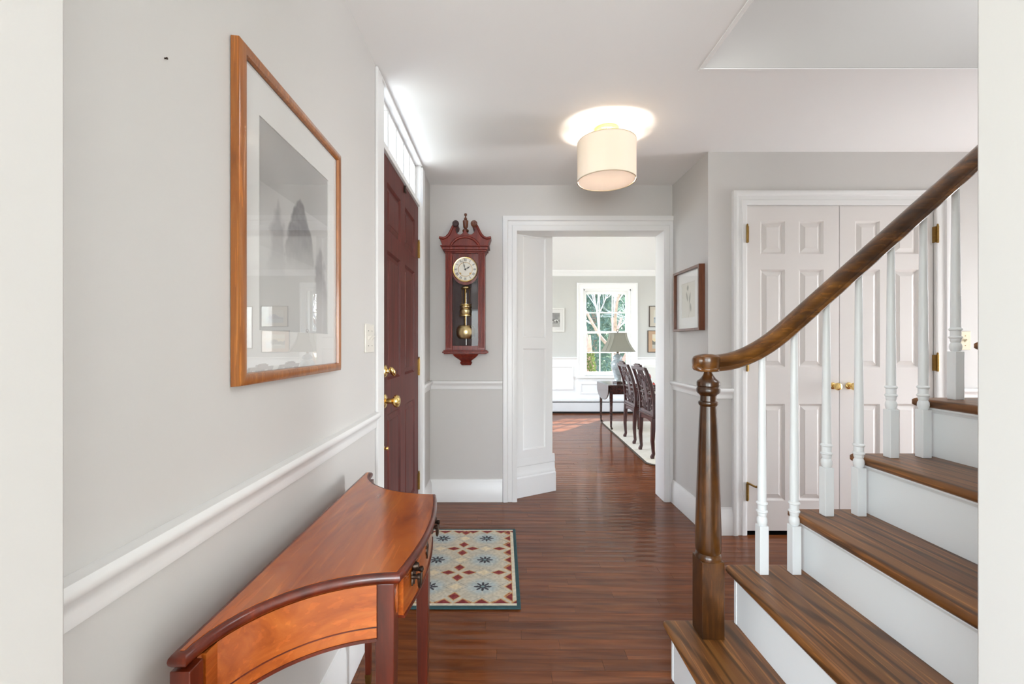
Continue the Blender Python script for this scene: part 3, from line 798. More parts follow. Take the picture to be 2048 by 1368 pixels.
ed = MB(); ed.loops([[(x, y, ZT+dz) for x, y in offs(P0, d)] for d, dz in ((.0112, -.001), (.009, -.0005), (.004, -.002), (.001, -.006), (0, -.011), (.001, -.016), (.004, -.020), (.007, -.022), (.012, -.0245), (.014, -.026))], True, False, True)
ed.build('top_edge', M_TABLED, ct, smooth=True, world=True)
def ribbon(pts, z0, z1, th):
    pts = [Vector(p) for p in pts]; A = []; B = []
    for i, p in enumerate(pts):
        t = (pts[min(i+1, len(pts)-1)]-pts[max(i-1, 0)]).normalized(); n = Vector((-t.y, t.x))
        A.append(p); B.append(p+n*th)
    mb = MB()
    mb.loops([[(a.x, a.y, z0), (a.x, a.y, z1), (b.x, b.y, z1), (b.x, b.y, z0)] for a, b in zip(A, B)])
    return mb
def arc_near(d, N=16):   # apron line set back by d from the scooped near end
    A0, A1 = R(8), R(79.5)
    return [(-.2-(.254+d)*math.cos(A0+(A1-A0)*i/N), TY_0+(TF0-TY_0+d)*math.sin(A0+(A1-A0)*i/N)) for i in range(N+1)]
an = [(x, y) for x, y in arc_near(.012)]
mirror = lambda pts: [(x, TY_0+TY_1-y) for x, y in pts][::-1]
fixy = lambda y: y
ribbon(an, .617, .7245, .014).build('end_apron', M_APRONX, ct, smooth=True, world=True)
ribbon(mirror(an), .617, .7245, .014).build('end_apron', M_APRONX, ct, smooth=True, world=True)
for q in (an, mirror(an)):
    qq = arc_near(.0112)
    qq = qq if q is an else mirror(qq)
    ribbon(qq, .640, .6425, .003).build('inlay_line', M_TABLED, ct, smooth=True, world=True)
    ribbon(arc_near(.0095) if q is an else mirror(arc_near(.0095)), .614, .620, .015).build('apron_bead', M_TABLED, ct, smooth=True, world=True)
fx = lambda y: -.214+.026*math.sin(PI*(y-TF0)/(TF1-TF0))**.9 if TF0 < y < TF1 else -.214
fp = [(fx(TF0+.048+(TF1-TF0-.096)*i/20), TF0+.048+(TF1-TF0-.096)*i/20) for i in range(21)]
drw = ribbon(fp, .640, .7245, .016).build('drawer', M_APRON, ct, smooth=True, world=True)
ribbon([(x+.003, y) for x, y in fp], .634, .640, .018).build('drawer_bead', M_TABLED, ct, smooth=True, world=True)
ribbon([(TBX+.018, TY_1-.04), (TBX+.018, TY_0+.04)], .617, .7245, .012).build('back_apron', M_APRON, ct, world=True)
def leg(x, y, w, z1=.7245):
    h = w/2; b = h*.62
    mb = MB().loops([[(x-s*q, y-s*p, z) for q, p in ((1, 1), (1, -1), (-1, -1), (-1, 1))] for s, z in ((b, .05), (h, .60), (h, z1))])
    lo = mb.build('leg', M_TABLED, ct, bevel=.002, world=True)
    f = MB().loops([[(x-s*q, y-s*p, z) for q, p in ((1, 1), (1, -1), (-1, -1), (-1, 1))] for s, z in ((b*.72, 0), (b*.95, .03), (b*1.06, .052))])
    f.build('brass_foot', M_BRASSD, lo)
    return lo
for (x, y) in ((-.234, .881), (-.234, 1.282), (-.468, .645), (-.468, 1.518)):
    lo = leg(x, y, .038 if x > -.3 else .030)
    if x > -.3:
        v = [(x+.0195, y+.010*math.cos(a), .685+.028*math.sin(a)) for a in [2*PI*i/20 for i in range(20)]]
        MB().loops([v, [(p[0]+.0012, p[1], p[2]) for p in v]]).build('oval_inlay', M_TABLE, lo)
def pull(y):
    x = fx(y)+.0005; c = Vector((x, y, .690))
    bp = MB()
    out = []
    for i in range(28):
        a = 2*PI*i/28; rr = .021*(1+.16*math.cos(5*a)); out.append((0, rr*.95*math.cos(a), rr*1.0*math.sin(a)+.004))
    bp.loops([[tuple(c+Vector(p)) for p in out], [tuple(c+Vector((.0022, p[1], p[2]))) for p in out]])
    bp.lathe([(.008, 0), (.009, .004), (.006, .012), (.002, .013)], tuple(c+Vector((0, 0, .024))), 'x', 10)
    po = bp.build('drawer_pull', M_BRONZE, ct, smooth=True, world=True)
    ba = MB()
    for s in (-1, 1): ba.lathe([(.0045, 0), (.0045, .010), (.0065, .013), (.0065, .018), (.001, .020)], tuple(c+Vector((0, s*.016, .008))), 'x', 12)
    ba.tube([tuple(c+Vector((.015, .019*math.cos(a), .008+.030*math.sin(a)))) for a in [PI+PI*i/14 for i in range(15)]], .0026, 8)
    o = ba.build('bail', M_BRONZE, po, smooth=True)
    return po
pull(.955); pull(1.21)
e = MB(); x = fx(1.082); out = []
for i in range(24):
    a = 2*PI*i/24; rr = .020*(1+.2*math.cos(4*a)); out.append((rr*.6*math.cos(a), rr*math.sin(a)))
e.loops([[(x, 1.082+p, .690+q) for p, q in out], [(x+.002, 1.082+p, .690+q) for p, q in out]])
e.lathe([(.006, 0), (.006, .003), (.003, .004)], (x, 1.082, .697), 'x', 12)
e.build('keyhole_plate', M_BRONZE, ct, world=True)

# ------------------------------------------------------------------ framed pictures
def picture(name, label, loc, rotz, w, h, fw, fd, mframe, mm, margins, art, prof=None, n=(90, 90), glassy=True, group=None):
    # local: x along the wall, z up from the bottom edge, front towards -y, back on y = 0
    t = thing(name, label, 'picture', loc, rotz, group)
    pr = prof or [(0, fd*.55), (.002, fd*.9), (fw*.35, fd), (fw*.7, fd*.97), (fw-.001, fd*.8), (fw, 0.001)]
    MB().frame(-w/2+fw, w/2-fw, fw, h-fw, pr).build('frame', mframe, t, smooth=True)
    l, r, b, tp = margins
    ix0, ix1, iz0, iz1 = -w/2+fw, w/2-fw, fw, h-fw
    gy = -fd*.52
    MB().box(ix0-.004, ix1+.004, gy+.004, -.001, iz0-.004, iz1+.004).build('backing', mm, t)
    mw = MB()
    mw.box(ix0, ix0+l, gy+.001, gy+.004, iz0, iz1).box(ix1-r, ix1, gy+.001, gy+.004, iz0, iz1).box(ix0+l, ix1-r, gy+.001, gy+.004, iz0, iz0+b).box(ix0+l, ix1-r, gy+.001, gy+.004, iz1-tp, iz1)
    mw.build('mat', mm, t)
    color_grid('print', ix1-r-ix0-l, iz1-tp-iz0-b, n[0], n[1], art, M_ART, t, gy+.0035, x0=ix0+l, z0=iz0+b)
    if glassy: MB().add([(ix0-.002, gy, iz0-.002), (ix1+.002, gy, iz0-.002), (ix1+.002, gy, iz1+.002), (ix0-.002, gy, iz1+.002)], [(0, 1, 2, 3)]).build('glazing', M_PGLASS, t)
    return t
def art_mountain(u, v):
    sh = u.shape; n1 = noise2(sh, (3, 4), 3); n2 = noise2(sh, (14, 18), 4); n3 = noise2(sh, (40, 50), 5)
    c = np.zeros(sh+(3,))+np.array([206, 203, 200.]); c = mixc(c, (168, 165, 162), n1*.6*(v > .4)+.1+.4*(v > .7))
    def peak(cx, top, w, dark, seed, soft=.02):
        nonlocal c
        e = noise2(sh, (9, 16), seed)*.05+noise2(sh, (30, 40), seed+1)*.03
        d = np.abs(u-cx)+e-.04
        lim = w*(1-np.exp(-np.maximum(top-v, 0)*5.5))
        m = np.clip((lim-d)/soft, 0, 1)*(v < top)
        m = m*np.clip((v-(top-.44))/.26, 0, 1)
        c = mixc(c, dark, m*(.72+.28*n2)*(.8+.2*n3))
    peak(.22, .70, .14, (150, 146, 146), 21, .05)
    peak(.86, .56, .17, (146, 142, 142), 25, .05)
    peak(.52, .765, .27, (100, 96, 98), 11, .03)
    return c
def art_botanic(u, v):
    c = np.zeros(u.shape+(3,))+np.array([222, 216, 204.])
    for cx, cy, a, L, w in ((.40, .60, .35, .30, .05), (.60, .55, -.25, .34, .05), (.66, .28, .2, .26, .06), (.45, .85, -.5, .16, .07)):
        x = (u-cx)*math.cos(a)+(v-cy)*math.sin(a); y = -(u-cx)*math.sin(a)+(v-cy)*math.cos(a)
        m = np.clip(1.3-((x/w)**2+(y/(L*.5))**2), 0, 1); c = mixc(c, (148, 142, 128), m)
    c = mixc(c, (160, 152, 138), np.clip(1-np.abs(u-.52-.06*np.sin(v*5))/.012, 0, 1))
    return c
def art_horses(u, v):
    n = noise2(u.shape, (22, 16), 31); n2 = noise2(u.shape, (6, 5), 32)
    c = np.zeros(u.shape+(3,))+np.array([178, 176, 172.]); c = mixc(c, (120, 120, 120), n2*(v > .45))
    band = np.exp(-((v-.42)/.13)**2); c = mixc(c, (60, 60, 62), band*(n > .5)); c = mixc(c, (236, 236, 232), band*(n < .36))
    return c
def art_coast(u, v):
    c = np.zeros(u.shape+(3,))+np.array([228, 224, 210.]); c = mixc(c, (176, 190, 196), (v < .45)*1.)
    hill = .38+.30*np.exp(-((u-.55)/.26)**2); c = mixc(c, (140, 152, 176), (v < hill)*(v > .33)*.9); c = mixc(c, (150, 142, 170), (v < hill-.1)*(v > .33)*.6)
    c = mixc(c, (120, 116, 110), np.clip(1-np.abs(v-.33)/.03, 0, 1)*(noise2(u.shape, (12, 3), 8) > .4))
    return c
def art_trees(u, v):
    n = noise2(u.shape, (16, 12), 41)
    c = np.zeros(u.shape+(3,))+np.array([236, 216, 170.]); c = mixc(c, (232, 226, 206), (v > .7)*.8)
    ridge = .40+.30*noise2(u.shape, (9, 1), 44)
    c = mixc(c, (74, 78, 72), ((v < ridge)*(v > .28))*(.7+.3*n)); c = mixc(c, (186, 186, 176), (v < .28)*.9); c = mixc(c, (230, 228, 220), (v < .3)*(v > .2)*(n > .55))
    return c
def art_tall(u, v):
    n = noise2(u.shape, (4, 8), 51); c = np.zeros(u.shape+(3,))+np.array([196, 200, 204.])
    return mixc(c, (186, 160, 140), n*(v < .5))
PIC = picture('framed_picture', 'large wood-framed ink print of misty mountains on left wall', (XL-.0008, 1.1636, 1.113), R(90)+R(.35), .566, .713, .026, .022, M_FRAME, M_MATB, (.062, .062, .092, .090), art_mountain, n=(150, 190))
picture('framed_picture', 'small brown-framed botanical print on short right wall', (XR, 2.99, 1.289), R(-90), .42, .426, .018, .040, M_FRAME2, M_MATB, (.085, .085, .075, .075), art_botanic, prof=[(0, .022), (.001, .040), (.017, .040), (.018, .001)])
picture('framed_picture', 'white-framed grey photograph left of the dining room window', (.78, YD, 1.41), 0, .60, .418, .02, .022, M_WFRAME, M_MATB, (.06, .06, .065, .065), art_horses)
picture('framed_picture', 'upper dark-framed coastal print right of the dining room window', (px(1298, YD)+.235, YD, 1.496), 0, .47, .366, .012, .02, M_DFRAME, M_MATC, (.07, .07, .06, .06), art_coast)
picture('framed_picture', 'lower tan-matted landscape print right of the dining room window', (px(1295, YD)+.245, YD, 1.052), 0, .49, .384, .012, .02, M_DFRAME, M_MATT, (.068, .068, .055, .055), art_trees)
picture('framed_picture', 'tall pale picture on the dining room wall beyond the two prints', (3.40, YD, 1.12), 0, .46, .73, .012, .02, M_DFRAME, M_MATB, (.06, .06, .08, .08), art_tall)
# ------------------------------------------------------------------ wall clock (local: x across, z up from the lowest point, front -y)
ck = thing('wall_clock', 'mahogany pendulum wall clock with brass pendulum and scrolled top on end wall', 'clock', (-.274, YB, 1.040))
q = .000891
def kx(x): return (x-312)*q
def kz(y): return (1328-y)*q
CD = .115
body = MB()
body.box(kx(150), kx(162), -CD, 0, kz(1200), kz(375)).box(kx(463), kx(475), -CD, 0, kz(1200), kz(375))
body.box(kx(162), kx(463), -CD, 0, kz(395), kz(375)).box(kx(162), kx(463), -CD, 0, kz(1200), kz(1185))
body.build('case', M_CLOCK, ck)
MB().box(kx(162), kx(463), -.012, 0, kz(1185), kz(395)).build('back_panel', M_CLOCKD, ck)
for a, b in ((150, 206), (418, 475)):
    pl = MB().box(kx(a), kx(b), -CD-.012, -CD+.006, kz(1200), kz(378))
    po = pl.build('pilaster', M_CLOCK, ck, bevel=.002)
    for i in range(4):
        xx = kx(a)+(kx(b)-kx(a))*(i+1)/5
        MB().tube([(xx, -CD-.012, kz(1180)), (xx, -CD-.012, kz(395))], .0028, 8).build('reed', M_CLOCK, po, smooth=True)
for y0, y1 in ((1200, 1163), (392, 378)):
    MB().box(kx(206), kx(418), -CD-.006, -CD+.006, kz(y0), kz(y1)).build('door_rail', M_CLOCK, ck, bevel=.002)
MB().add([(kx(206), -CD, kz(1163)), (kx(418), -CD, kz(1163)), (kx(418), -CD, kz(392)), (kx(206), -CD, kz(392))], [(0, 1, 2, 3)]).build('glass_door', M_CGLASS, ck)
# dial board and dial
db = MB()
db.prism([(kx(208), kz(385)), (kx(416), kz(385)), (kx(416), kz(600))] + [(kx(312)+.0925*math.cos(a), kz(560)-.088*math.sin(a)) for a in [PI*i/16 for i in range(1, 16)]] + [(kx(208), kz(600))], 'y', -CD+.012, -CD+.030)
db.build('dial_board', M_CLOCK, ck)
DX, DZ, DR = kx(312), kz(531), .086
MB().lathe([(.001, -CD+.008), (DR, -CD+.008), (DR, -CD+.012)], (DX, 0, DZ), 'y', 48).build('dial', M_DIAL, ck, smooth=False)
ring = MB()
ring.loops([[(DX+r*math.cos(a), -CD+yy, DZ+r*math.sin(a)) for a in [2*PI*i/48 for i in range(48)]] for r, yy in ((DR-.003, .0075), (DR-.001, .0035), (DR+.004, .0025), (DR+.008, .006), (DR+.009, .013))], True, False, False)
ring.build('bezel', M_BRASS, ck, smooth=True)
ring = MB()
ring.loops([[(DX+r*math.cos(a), -CD+.0072, DZ+r*math.sin(a)) for a in [2*PI*i/48 for i in range(48)]] for r in (.050, .0535)], True, False, False)
ring.build('chapter_ring', M_BRASSD, ck)
def stroke(mb, pts, wd, cx, cz, ang, y):
    # thin ribbon in the dial plane
    for (x0, z0), (x1, z1) in zip(pts[:-1], pts[1:]):
        d = Vector((x1-x0, z1-z0)); n = Vector((-d.y, d.x)).normalized()*wd/2
        vs = []
        for a, b in ((x0+n.x, z0+n.y), (x1+n.x, z1+n.y), (x1-n.x, z1-n.y), (x0-n.x, z0-n.y)):
            ca, sa = math.cos(ang), math.sin(ang)
            vs.append((cx+a*ca+b*sa, y, cz-a*sa+b*ca))
        mb.add(vs, [(0, 1, 2, 3)])
NUM = ['XII', 'I', 'II', 'III', 'IIII', 'V', 'VI', 'VII', 'VIII', 'IX', 'X', 'XI']
nm = MB()
for i, s in enumerate(NUM):
    ang = 2*PI*i/12; wds = {'I': .0048, 'V': .0085, 'X': .0085}; tot = sum(wds[c] for c in s); x = -tot/2
    cx, cz = DX+.0690*math.sin(ang), DZ+.0690*math.cos(ang)
    for c in s:
        wc_ = wds[c]; a, b = x+.0008, x+wc_-.0008; hh = .0095
        if c == 'I': stroke(nm, [((a+b)/2, -hh), ((a+b)/2, hh)], .0024, cx, cz, ang, -CD+.0068)
        if c == 'V': stroke(nm, [(a, hh), ((a+b)/2, -hh)], .0026, cx, cz, ang, -CD+.0068); stroke(nm, [((a+b)/2, -hh), (b, hh)], .0013, cx, cz, ang, -CD+.0066)
        if c == 'X': stroke(nm, [(a, hh), (b, -hh)], .0026, cx, cz, ang, -CD+.0068); stroke(nm, [(a, -hh), (b, hh)], .0013, cx, cz, ang, -CD+.0066)
        x += wc_
for i in range(60):
    ang = 2*PI*i/60; stroke(nm, [(0, .081), (0, .083)], .0012, DX, DZ, ang, -CD+.0068)
nm.build('numerals', M_BLACK, ck)
hd = MB(); ha = 2*PI*(2/12.)-.02; mi = 2*PI*(57.2/60.)
stroke(hd, [(0, -.008), (0, .040)], .003, DX, DZ, ha, -CD+.005); stroke(hd, [(-.006, .020), (0, .034), (.006, .020), (0, .012), (-.006, .020)], .0025, DX, DZ, ha, -CD+.0049)
stroke(hd, [(0, -.012), (0, .066)], .0026, DX, DZ, mi, -CD+.0045); stroke(hd, [(-.005, .026), (0, .040), (.005, .026), (0, .018), (-.005, .026)], .0022, DX, DZ, mi, -CD+.0044)
hd.lathe([(.001, -CD+.003), (.006, -CD+.0035), (.006, -CD+.006)], (DX, 0, DZ), 'y', 16)
hd.build('hands', M_BLACK, ck)
for s in (-1, 1):
    MB().lathe([(.0018, -CD+.006), (.006, -CD+.006), (.006, -CD+.0075)], (DX+s*.036, 0, DZ-.030), 'y', 16).build('winding_hole', M_BRASSD, ck, smooth=True)
# pendulum
pe = MB().lathe([(.001, kz(660)), (.022, kz(663)), (.034, kz(672)), (.037, kz(684)), (.030, kz(690)), (.001, kz(690))], (DX, -.060, 0), 'z', 28)
pe.build('pendulum_cap', M_BRASSP, ck, smooth=True)
rod = MB().tube([(DX-.004, -.058, kz(690)), (DX-.004, -.058, kz(1000))], .009, 12)
for dx in (-.028, .028): rod.tube([(DX+dx, -.06, kz(690)), (DX+dx, -.06, kz(830))], .0022, 8)
rod.build('pendulum_rod', M_BRASSD, ck, smooth=True)
MB().tube([(DX+.004, -.075, kz(720)), (DX+.004, -.075, kz(1158))], .0045, 10).build('chime_rod', M_SILVER, ck, smooth=True)
MB().lathe([(.001, kz(916)), (.048, kz(916)), (.049, kz(908)), (.040, kz(900)), (.047, kz(885)), (.048, kz(868)), (.038, kz(852)), (.046, kz(840)), (.046, kz(832)), (.036, kz(826)), (.044, kz(820)), (.044, kz(815)), (.001, kz(813))], (DX, -.060, 0), 'z', 32).build('brass_urn', M_BRASSP, ck, smooth=True)
MB().lathe([(.001, kz(1104)), (.050, kz(1104)), (.062, kz(1090)), (.071, kz(1065)), (.072, kz(1040)), (.066, kz(1016)), (.056, kz(1004)), (.058, kz(998)), (.052, kz(994)), (.001, kz(994))], (DX, -.060, 0), 'z', 36).build('pendulum_bob', M_BRASSP, ck, smooth=True)
# cornice
cor = MB()
for (y0, y1, e, d) in ((400, 388, .004, .020), (388, 376, .012, .028), (376, 352, .022, .038), (352, 344, .034, .050)):
    cor.box(kx(150)-e, kx(475)+e, -CD-d, 0, kz(y0), kz(y1))
cor.build('cornice', M_CLOCK, ck, bevel=.003)
half = [(128, 350), (118, 318), (97, 268), (135, 272), (160, 262), (182, 238), (198, 205), (212, 172), (224, 150), (246, 152), (256, 168), (250, 190), (236, 200), (232, 214), (240, 234), (256, 248), (274, 250), (290, 240), (302, 222), (306, 212)]
ped = [(kx(x), kz(y)) for x, y in half] + [(kx(624-x), kz(y)) for x, y in half[::-1]]
MB().prism(ped, 'y', -CD-.020, -.01).build('pediment', M_CLOCK, ck, bevel=.003)
for s in (1, -1):
    path = [(kx(x)*s, -CD-.022, kz(y+8)) for x, y in ((100, 268), (135, 274), (160, 264), (182, 240), (198, 207), (212, 174), (222, 158))]
    MB().tube(path, [.010, .010, .010, .010, .009, .008, .007], 10).build('swan_moulding', M_CLOCK, ck, smooth=True)
    MB().lathe([(.024, -CD-.028), (.024, -CD-.040), (.018, -CD-.046), (.008, -CD-.043), (.001, -CD-.046)], (kx(237)*s, 0, kz(166)), 'y', 20).build('rosette', M_CLOCKD if s == 1 else M_FRAME2, ck, smooth=True)
ar = [(kx(312)+kx(312+118)*math.cos(a), -CD-.030, kz(372)+.088*math.sin(a)) for a in [PI*i/20 for i in range(21)]]
MB().tube(ar, .010, 10).build('arch_moulding', M_CLOCK, ck, smooth=True)
MB().prism([(p[0], p[2]) for p in ar], 'y', -CD-.026, -CD-.018).build('arch_panel', M_CLOCK, ck)
MB().lathe([(.022, kz(214)), (.024, kz(206)), (.022, kz(198)), (.012, kz(192)), (.010, kz(186)), (.017, kz(176)), (.019, kz(150)), (.021, kz(128)), (.021, kz(122)), (.013, kz(118)), (.010, kz(112)), (.012, kz(106)), (.007, kz(96)), (.004, kz(88)), (.005, kz(84)), (.010, kz(78)), (.011, kz(70)), (.008, kz(62)), (.001, kz(59))], (0, -CD+.03, 0), 'z', 24).build('finial', M_FRAME2, ck, smooth=True)
bt = MB()
for (y0, y1, e, d) in ((1232, 1222, .012, .020), (1222, 1210, .022, .032), (1210, 1200, .014, .024)):
    bt.box(kx(150)-e, kx(475)+e, -CD-d, 0, kz(y0), kz(y1))
bt.build('base_moulding', M_CLOCK, ck, bevel=.003)
ls = []
for y, hw, d in ((1232, 105, .10), (1245, 98, .095), (1262, 80, .080), (1278, 58, .062), (1290, 44, .050), (1294, 40, .046), (1300, 46, .052), (1308, 50, .056), (1316, 44, .048), (1328, 38, .040)):
    ls.append([(-hw*q, 0, kz(y)), (hw*q, 0, kz(y)), (hw*q, -d, kz(y)), (-hw*q, -d, kz(y))])
MB().loops(ls).build('bracket', M_CLOCK, ck, smooth=True)

# ------------------------------------------------------------------ ceiling light
LX, LY = .585, 2.448
clt = thing('ceiling_light', 'flush drum ceiling light with cream linen shade and brass canopy', 'ceiling light', (LX, LY, H))
MB().lathe([(.060, 0), (.068, -.003), (.068, -.020), (.062, -.024), (.001, -.024)], (0, 0, 0), 'z', 36).build('canopy', M_BRASS, clt, smooth=True)
MB().lathe([(.012, -.024), (.016, -.034), (.016, -.044), (.008, -.05), (.008, -.26), (.012, -.268), (.009, -.28), (.001, -.283)], (0, 0, 0), 'z', 16).build('stem', M_BRASS, clt, smooth=True)
RD = .1618; zt, zb_ = 2.334-H, 2.1145-H
sh = MB(); seg = 64
sh.loops([[(r*math.cos(2*PI*i/seg), r*math.sin(2*PI*i/seg), z) for i in range(seg)] for r, z in ((RD-.0015, zt), (RD, zt), (RD, zb_), (RD-.0015, zb_), (RD-.0015, zt))], True, False, False)
sho = sh.build('drum_shade', M_SHADE, clt, smooth=True)
M_SEAM = mat('linen_trim', (214, 196, 168), .8)
for z in (zt-.002, zb_+.002):
    MB().loops([[(r*math.cos(2*PI*i/seg), r*math.sin(2*PI*i/seg), z+dz) for i in range(seg)] for r, dz in ((RD+.0012, -.002), (RD+.0012, .002), (RD-.003, .002), (RD-.003, -.002), (RD+.0012, -.002))], True, False, False).build('shade_trim', M_SEAM, sho, smooth=True)
MB().lathe([(RD-.004, zb_+.004), (RD-.004, zb_+.007)], (0, 0, 0), 'z', 64).build('diffuser', M_DIFF, clt)
for s in (-1, 1):
    b = MB().lathe([(.001, -.032), (.018, -.028), (.029, -.012), (.030, .004), (.022, .024), (.014, .036), (.013, .045), (.001, .046)], (s*.065, 0, -.185), 'z', 20)
    b.build('bulb', M_BULB, clt, smooth=True)
    MB().tube([(s*.065, 0, -.140), (s*.065, 0, -.115), (s*.04, 0, -.10), (0, 0, -.10)], [.014, .014, .006, .006], 10).build('lamp_holder', M_BRASS, clt, smooth=True)
    l = bpy.data.lights.new('bulb_light', 'POINT'); l.energy = 14.0; l.color = (1, .93, .84); l.shadow_soft_size = .032
    lo = bpy.data.objects.new('bulb_light', l); COL.objects.link(lo); lo.parent = clt; lo.location = (s*.065, 0, -.23)

# ------------------------------------------------------------------ switches
sw = thing('light_switch', 'white two-gang light switch plate beside the front door', 'light switch', (XL, 1.795, 1.165), R(90))
MB().box(-.058, .058, -.006, 0, 0, .117).build('plate', M_WPLATE, sw, bevel=.003)
for x in (-.023, .023):
    MB().prism([(-.006, .050), (-.020, .066), (-.020, .070), (-.006, .066)], 'x', x-.0045, x+.0045).build('toggle', M_WPLATE, sw)
    for z in (.028, .089): MB().lathe([(.003, -.0062), (.003, -.0075), (.001, -.008)], (x, 0, z), 'y', 10).build('screw', M_SILVER, sw)
sw2 = thing('light_switch', 'ivory switch plate on the wall right of the closet', 'light switch', (px(1927, YC)+.005, YC, pz(700, YC)), 0)
MB().box(-.036, .036, -.006, 0, 0, .117).build('plate', M_IVORY, sw2, bevel=.003)
MB().prism([(-.006, .050), (-.020, .066), (-.020, .070), (-.006, .066)], 'x', -.0045, .0045).build('toggle', M_IVORY, sw2)
for z in (.028, .089): MB().lathe([(.003, -.0062), (.003, -.0075), (.001, -.008)], (0, 0, z), 'y', 10).build('screw', M_BRASSD, sw2)

# ------------------------------------------------------------------ hall rug
RX0, RX1, RY0, RY1 = -.515, .0835, 1.9624, 2.806
rug = thing('area_rug', 'small hooked rug with stars and red petals by the front door', 'rug', ((RX0+RX1)/2, RY0, 0))
rw, rh = RX1-RX0, RY1-RY0
MB().box(-rw/2, rw/2, 0, rh, .001, .0085).build('teal_binding', M_TEAL, rug, bevel=.003)
def rug_col(u, v):
    # local metres measured from the right edge and from the near edge
    X = RX0+.018+u*(rw-.036); Y = RY0+.018+v*(rh-.036)
    p = .264; a = (X+.097)/p; b = (Y-2.400)/p
    sx, sy = (a-np.round(a))*p, (b-np.round(b))*p            # to the nearest star
    hx, hy = (a-.5-np.round(a-.5))*p, (b-.5-np.round(b-.5))*p  # to the nearest cross
    n = noise2(u.shape, (60, 80), 5); n2 = noise2(u.shape, (12, 16), 6)
    c = np.zeros(u.shape+(3,))+np.array([206, 192, 164.]); c = mixc(c, (190, 184, 166), n2*.8)
    r = np.hypot(sx/1.15, sy); th = np.arctan2(sy, sx)
    c = mixc(c, (168, 184, 186), np.clip((.082-r)/.035, 0, 1)*.85)
    c = mixc(c, (214, 206, 186), np.clip(1-np.abs(th*4/PI-np.round(th*4/PI))*PI/4*r/.004, 0, 1)*(r < .062)*(r > .03)*.8)
    c = mixc(c, (60, 58, 66), ((r < .013+.026*np.abs(np.cos(th*4))**1.5)*(r > .008))*1.)
    c = mixc(c, (120, 150, 150), (r < .008)*1.)
    # lattice lines and cream diamonds half way between the stars
    for dx, dy in ((hx, sy), (sx, hy)):
        d = np.abs(dx)/1.25+np.abs(dy)
        c = mixc(c, (226, 208, 168), (d < .026)*.9); c = mixc(c, (150, 148, 136), (np.abs(d-.046) < .0022)*.8)
    red = np.array([134, 36, 38.]); gold = (206, 150, 84)
    for dx, dy, lx, ly in ((hx-.054, hy, .034, .020), (hx+.054, hy, .034, .020), (hx, hy-.050, .026, .030), (hx, hy+.050, .026, .030)):
        d = np.abs(dx)/lx+np.abs(dy)/ly
        c = mixc(c, gold, (d < 1.24)*(d > .9)*.85); c = mixc(c, red, (d < .98)*1.); c = mixc(c, (176, 64, 60), (np.abs(d-.62) < .08)*.7)
    # border of red triangles
    for e, t, per in ((RX1-.036-X, Y-2.40, p/3), (X-RX0-.036, Y-2.40, p/3), (Y-RY0-.036, X+.097, p/3), (RY1-.036-Y, X+.097, p/3)):
        tt2 = np.abs(t/per-np.round(t/per))*per
        d = e/.034+tt2/.036
        c = mixc(c, gold, (d < 1.2)*(e > -.004)*.8); c = mixc(c, red, (d < .95)*(e > 0)*1.)
        c = mixc(c, (214, 202, 176), (e < -.002)*1.)
    g_ = c.mean(-1, keepdims=True)
    return c*.86+g_*.14+4+(n[..., None]-.5)*26
color_grid('pile', rw-.036, rh-.036, 190, 260, rug_col, M_RUG, rug, .0092, flat=True, z0=.018)
# ------------------------------------------------------------------ dining rug
dra = .024
drg = thing('area_rug', 'cream dining room rug with dark edge under the chairs', 'rug', (1.432, 4.28, 0), -.030)
def rounded(x0, x1, y0, y1, r, n=6):
    P = []
    for cx, cy, a0 in ((x1-r, y0+r, -PI/2), (x1-r, y1-r, 0), (x0+r, y1-r, PI/2), (x0+r, y0+r, PI)):
        P += [(cx+r*math.cos(a0+PI/2*i/n), cy+r*math.sin(a0+PI/2*i/n)) for i in range(n+1)]
    return P
MB().prism(rounded(0, 2.7, 0, 2.45, .12), 'z', .001, .007).build('edge_binding', M_RUGEDGE, drg)
MB().prism(rounded(.022, 2.678, .022, 2.428, .11), 'z', .0065, .0105).build('pile', M_CREAM, drg)

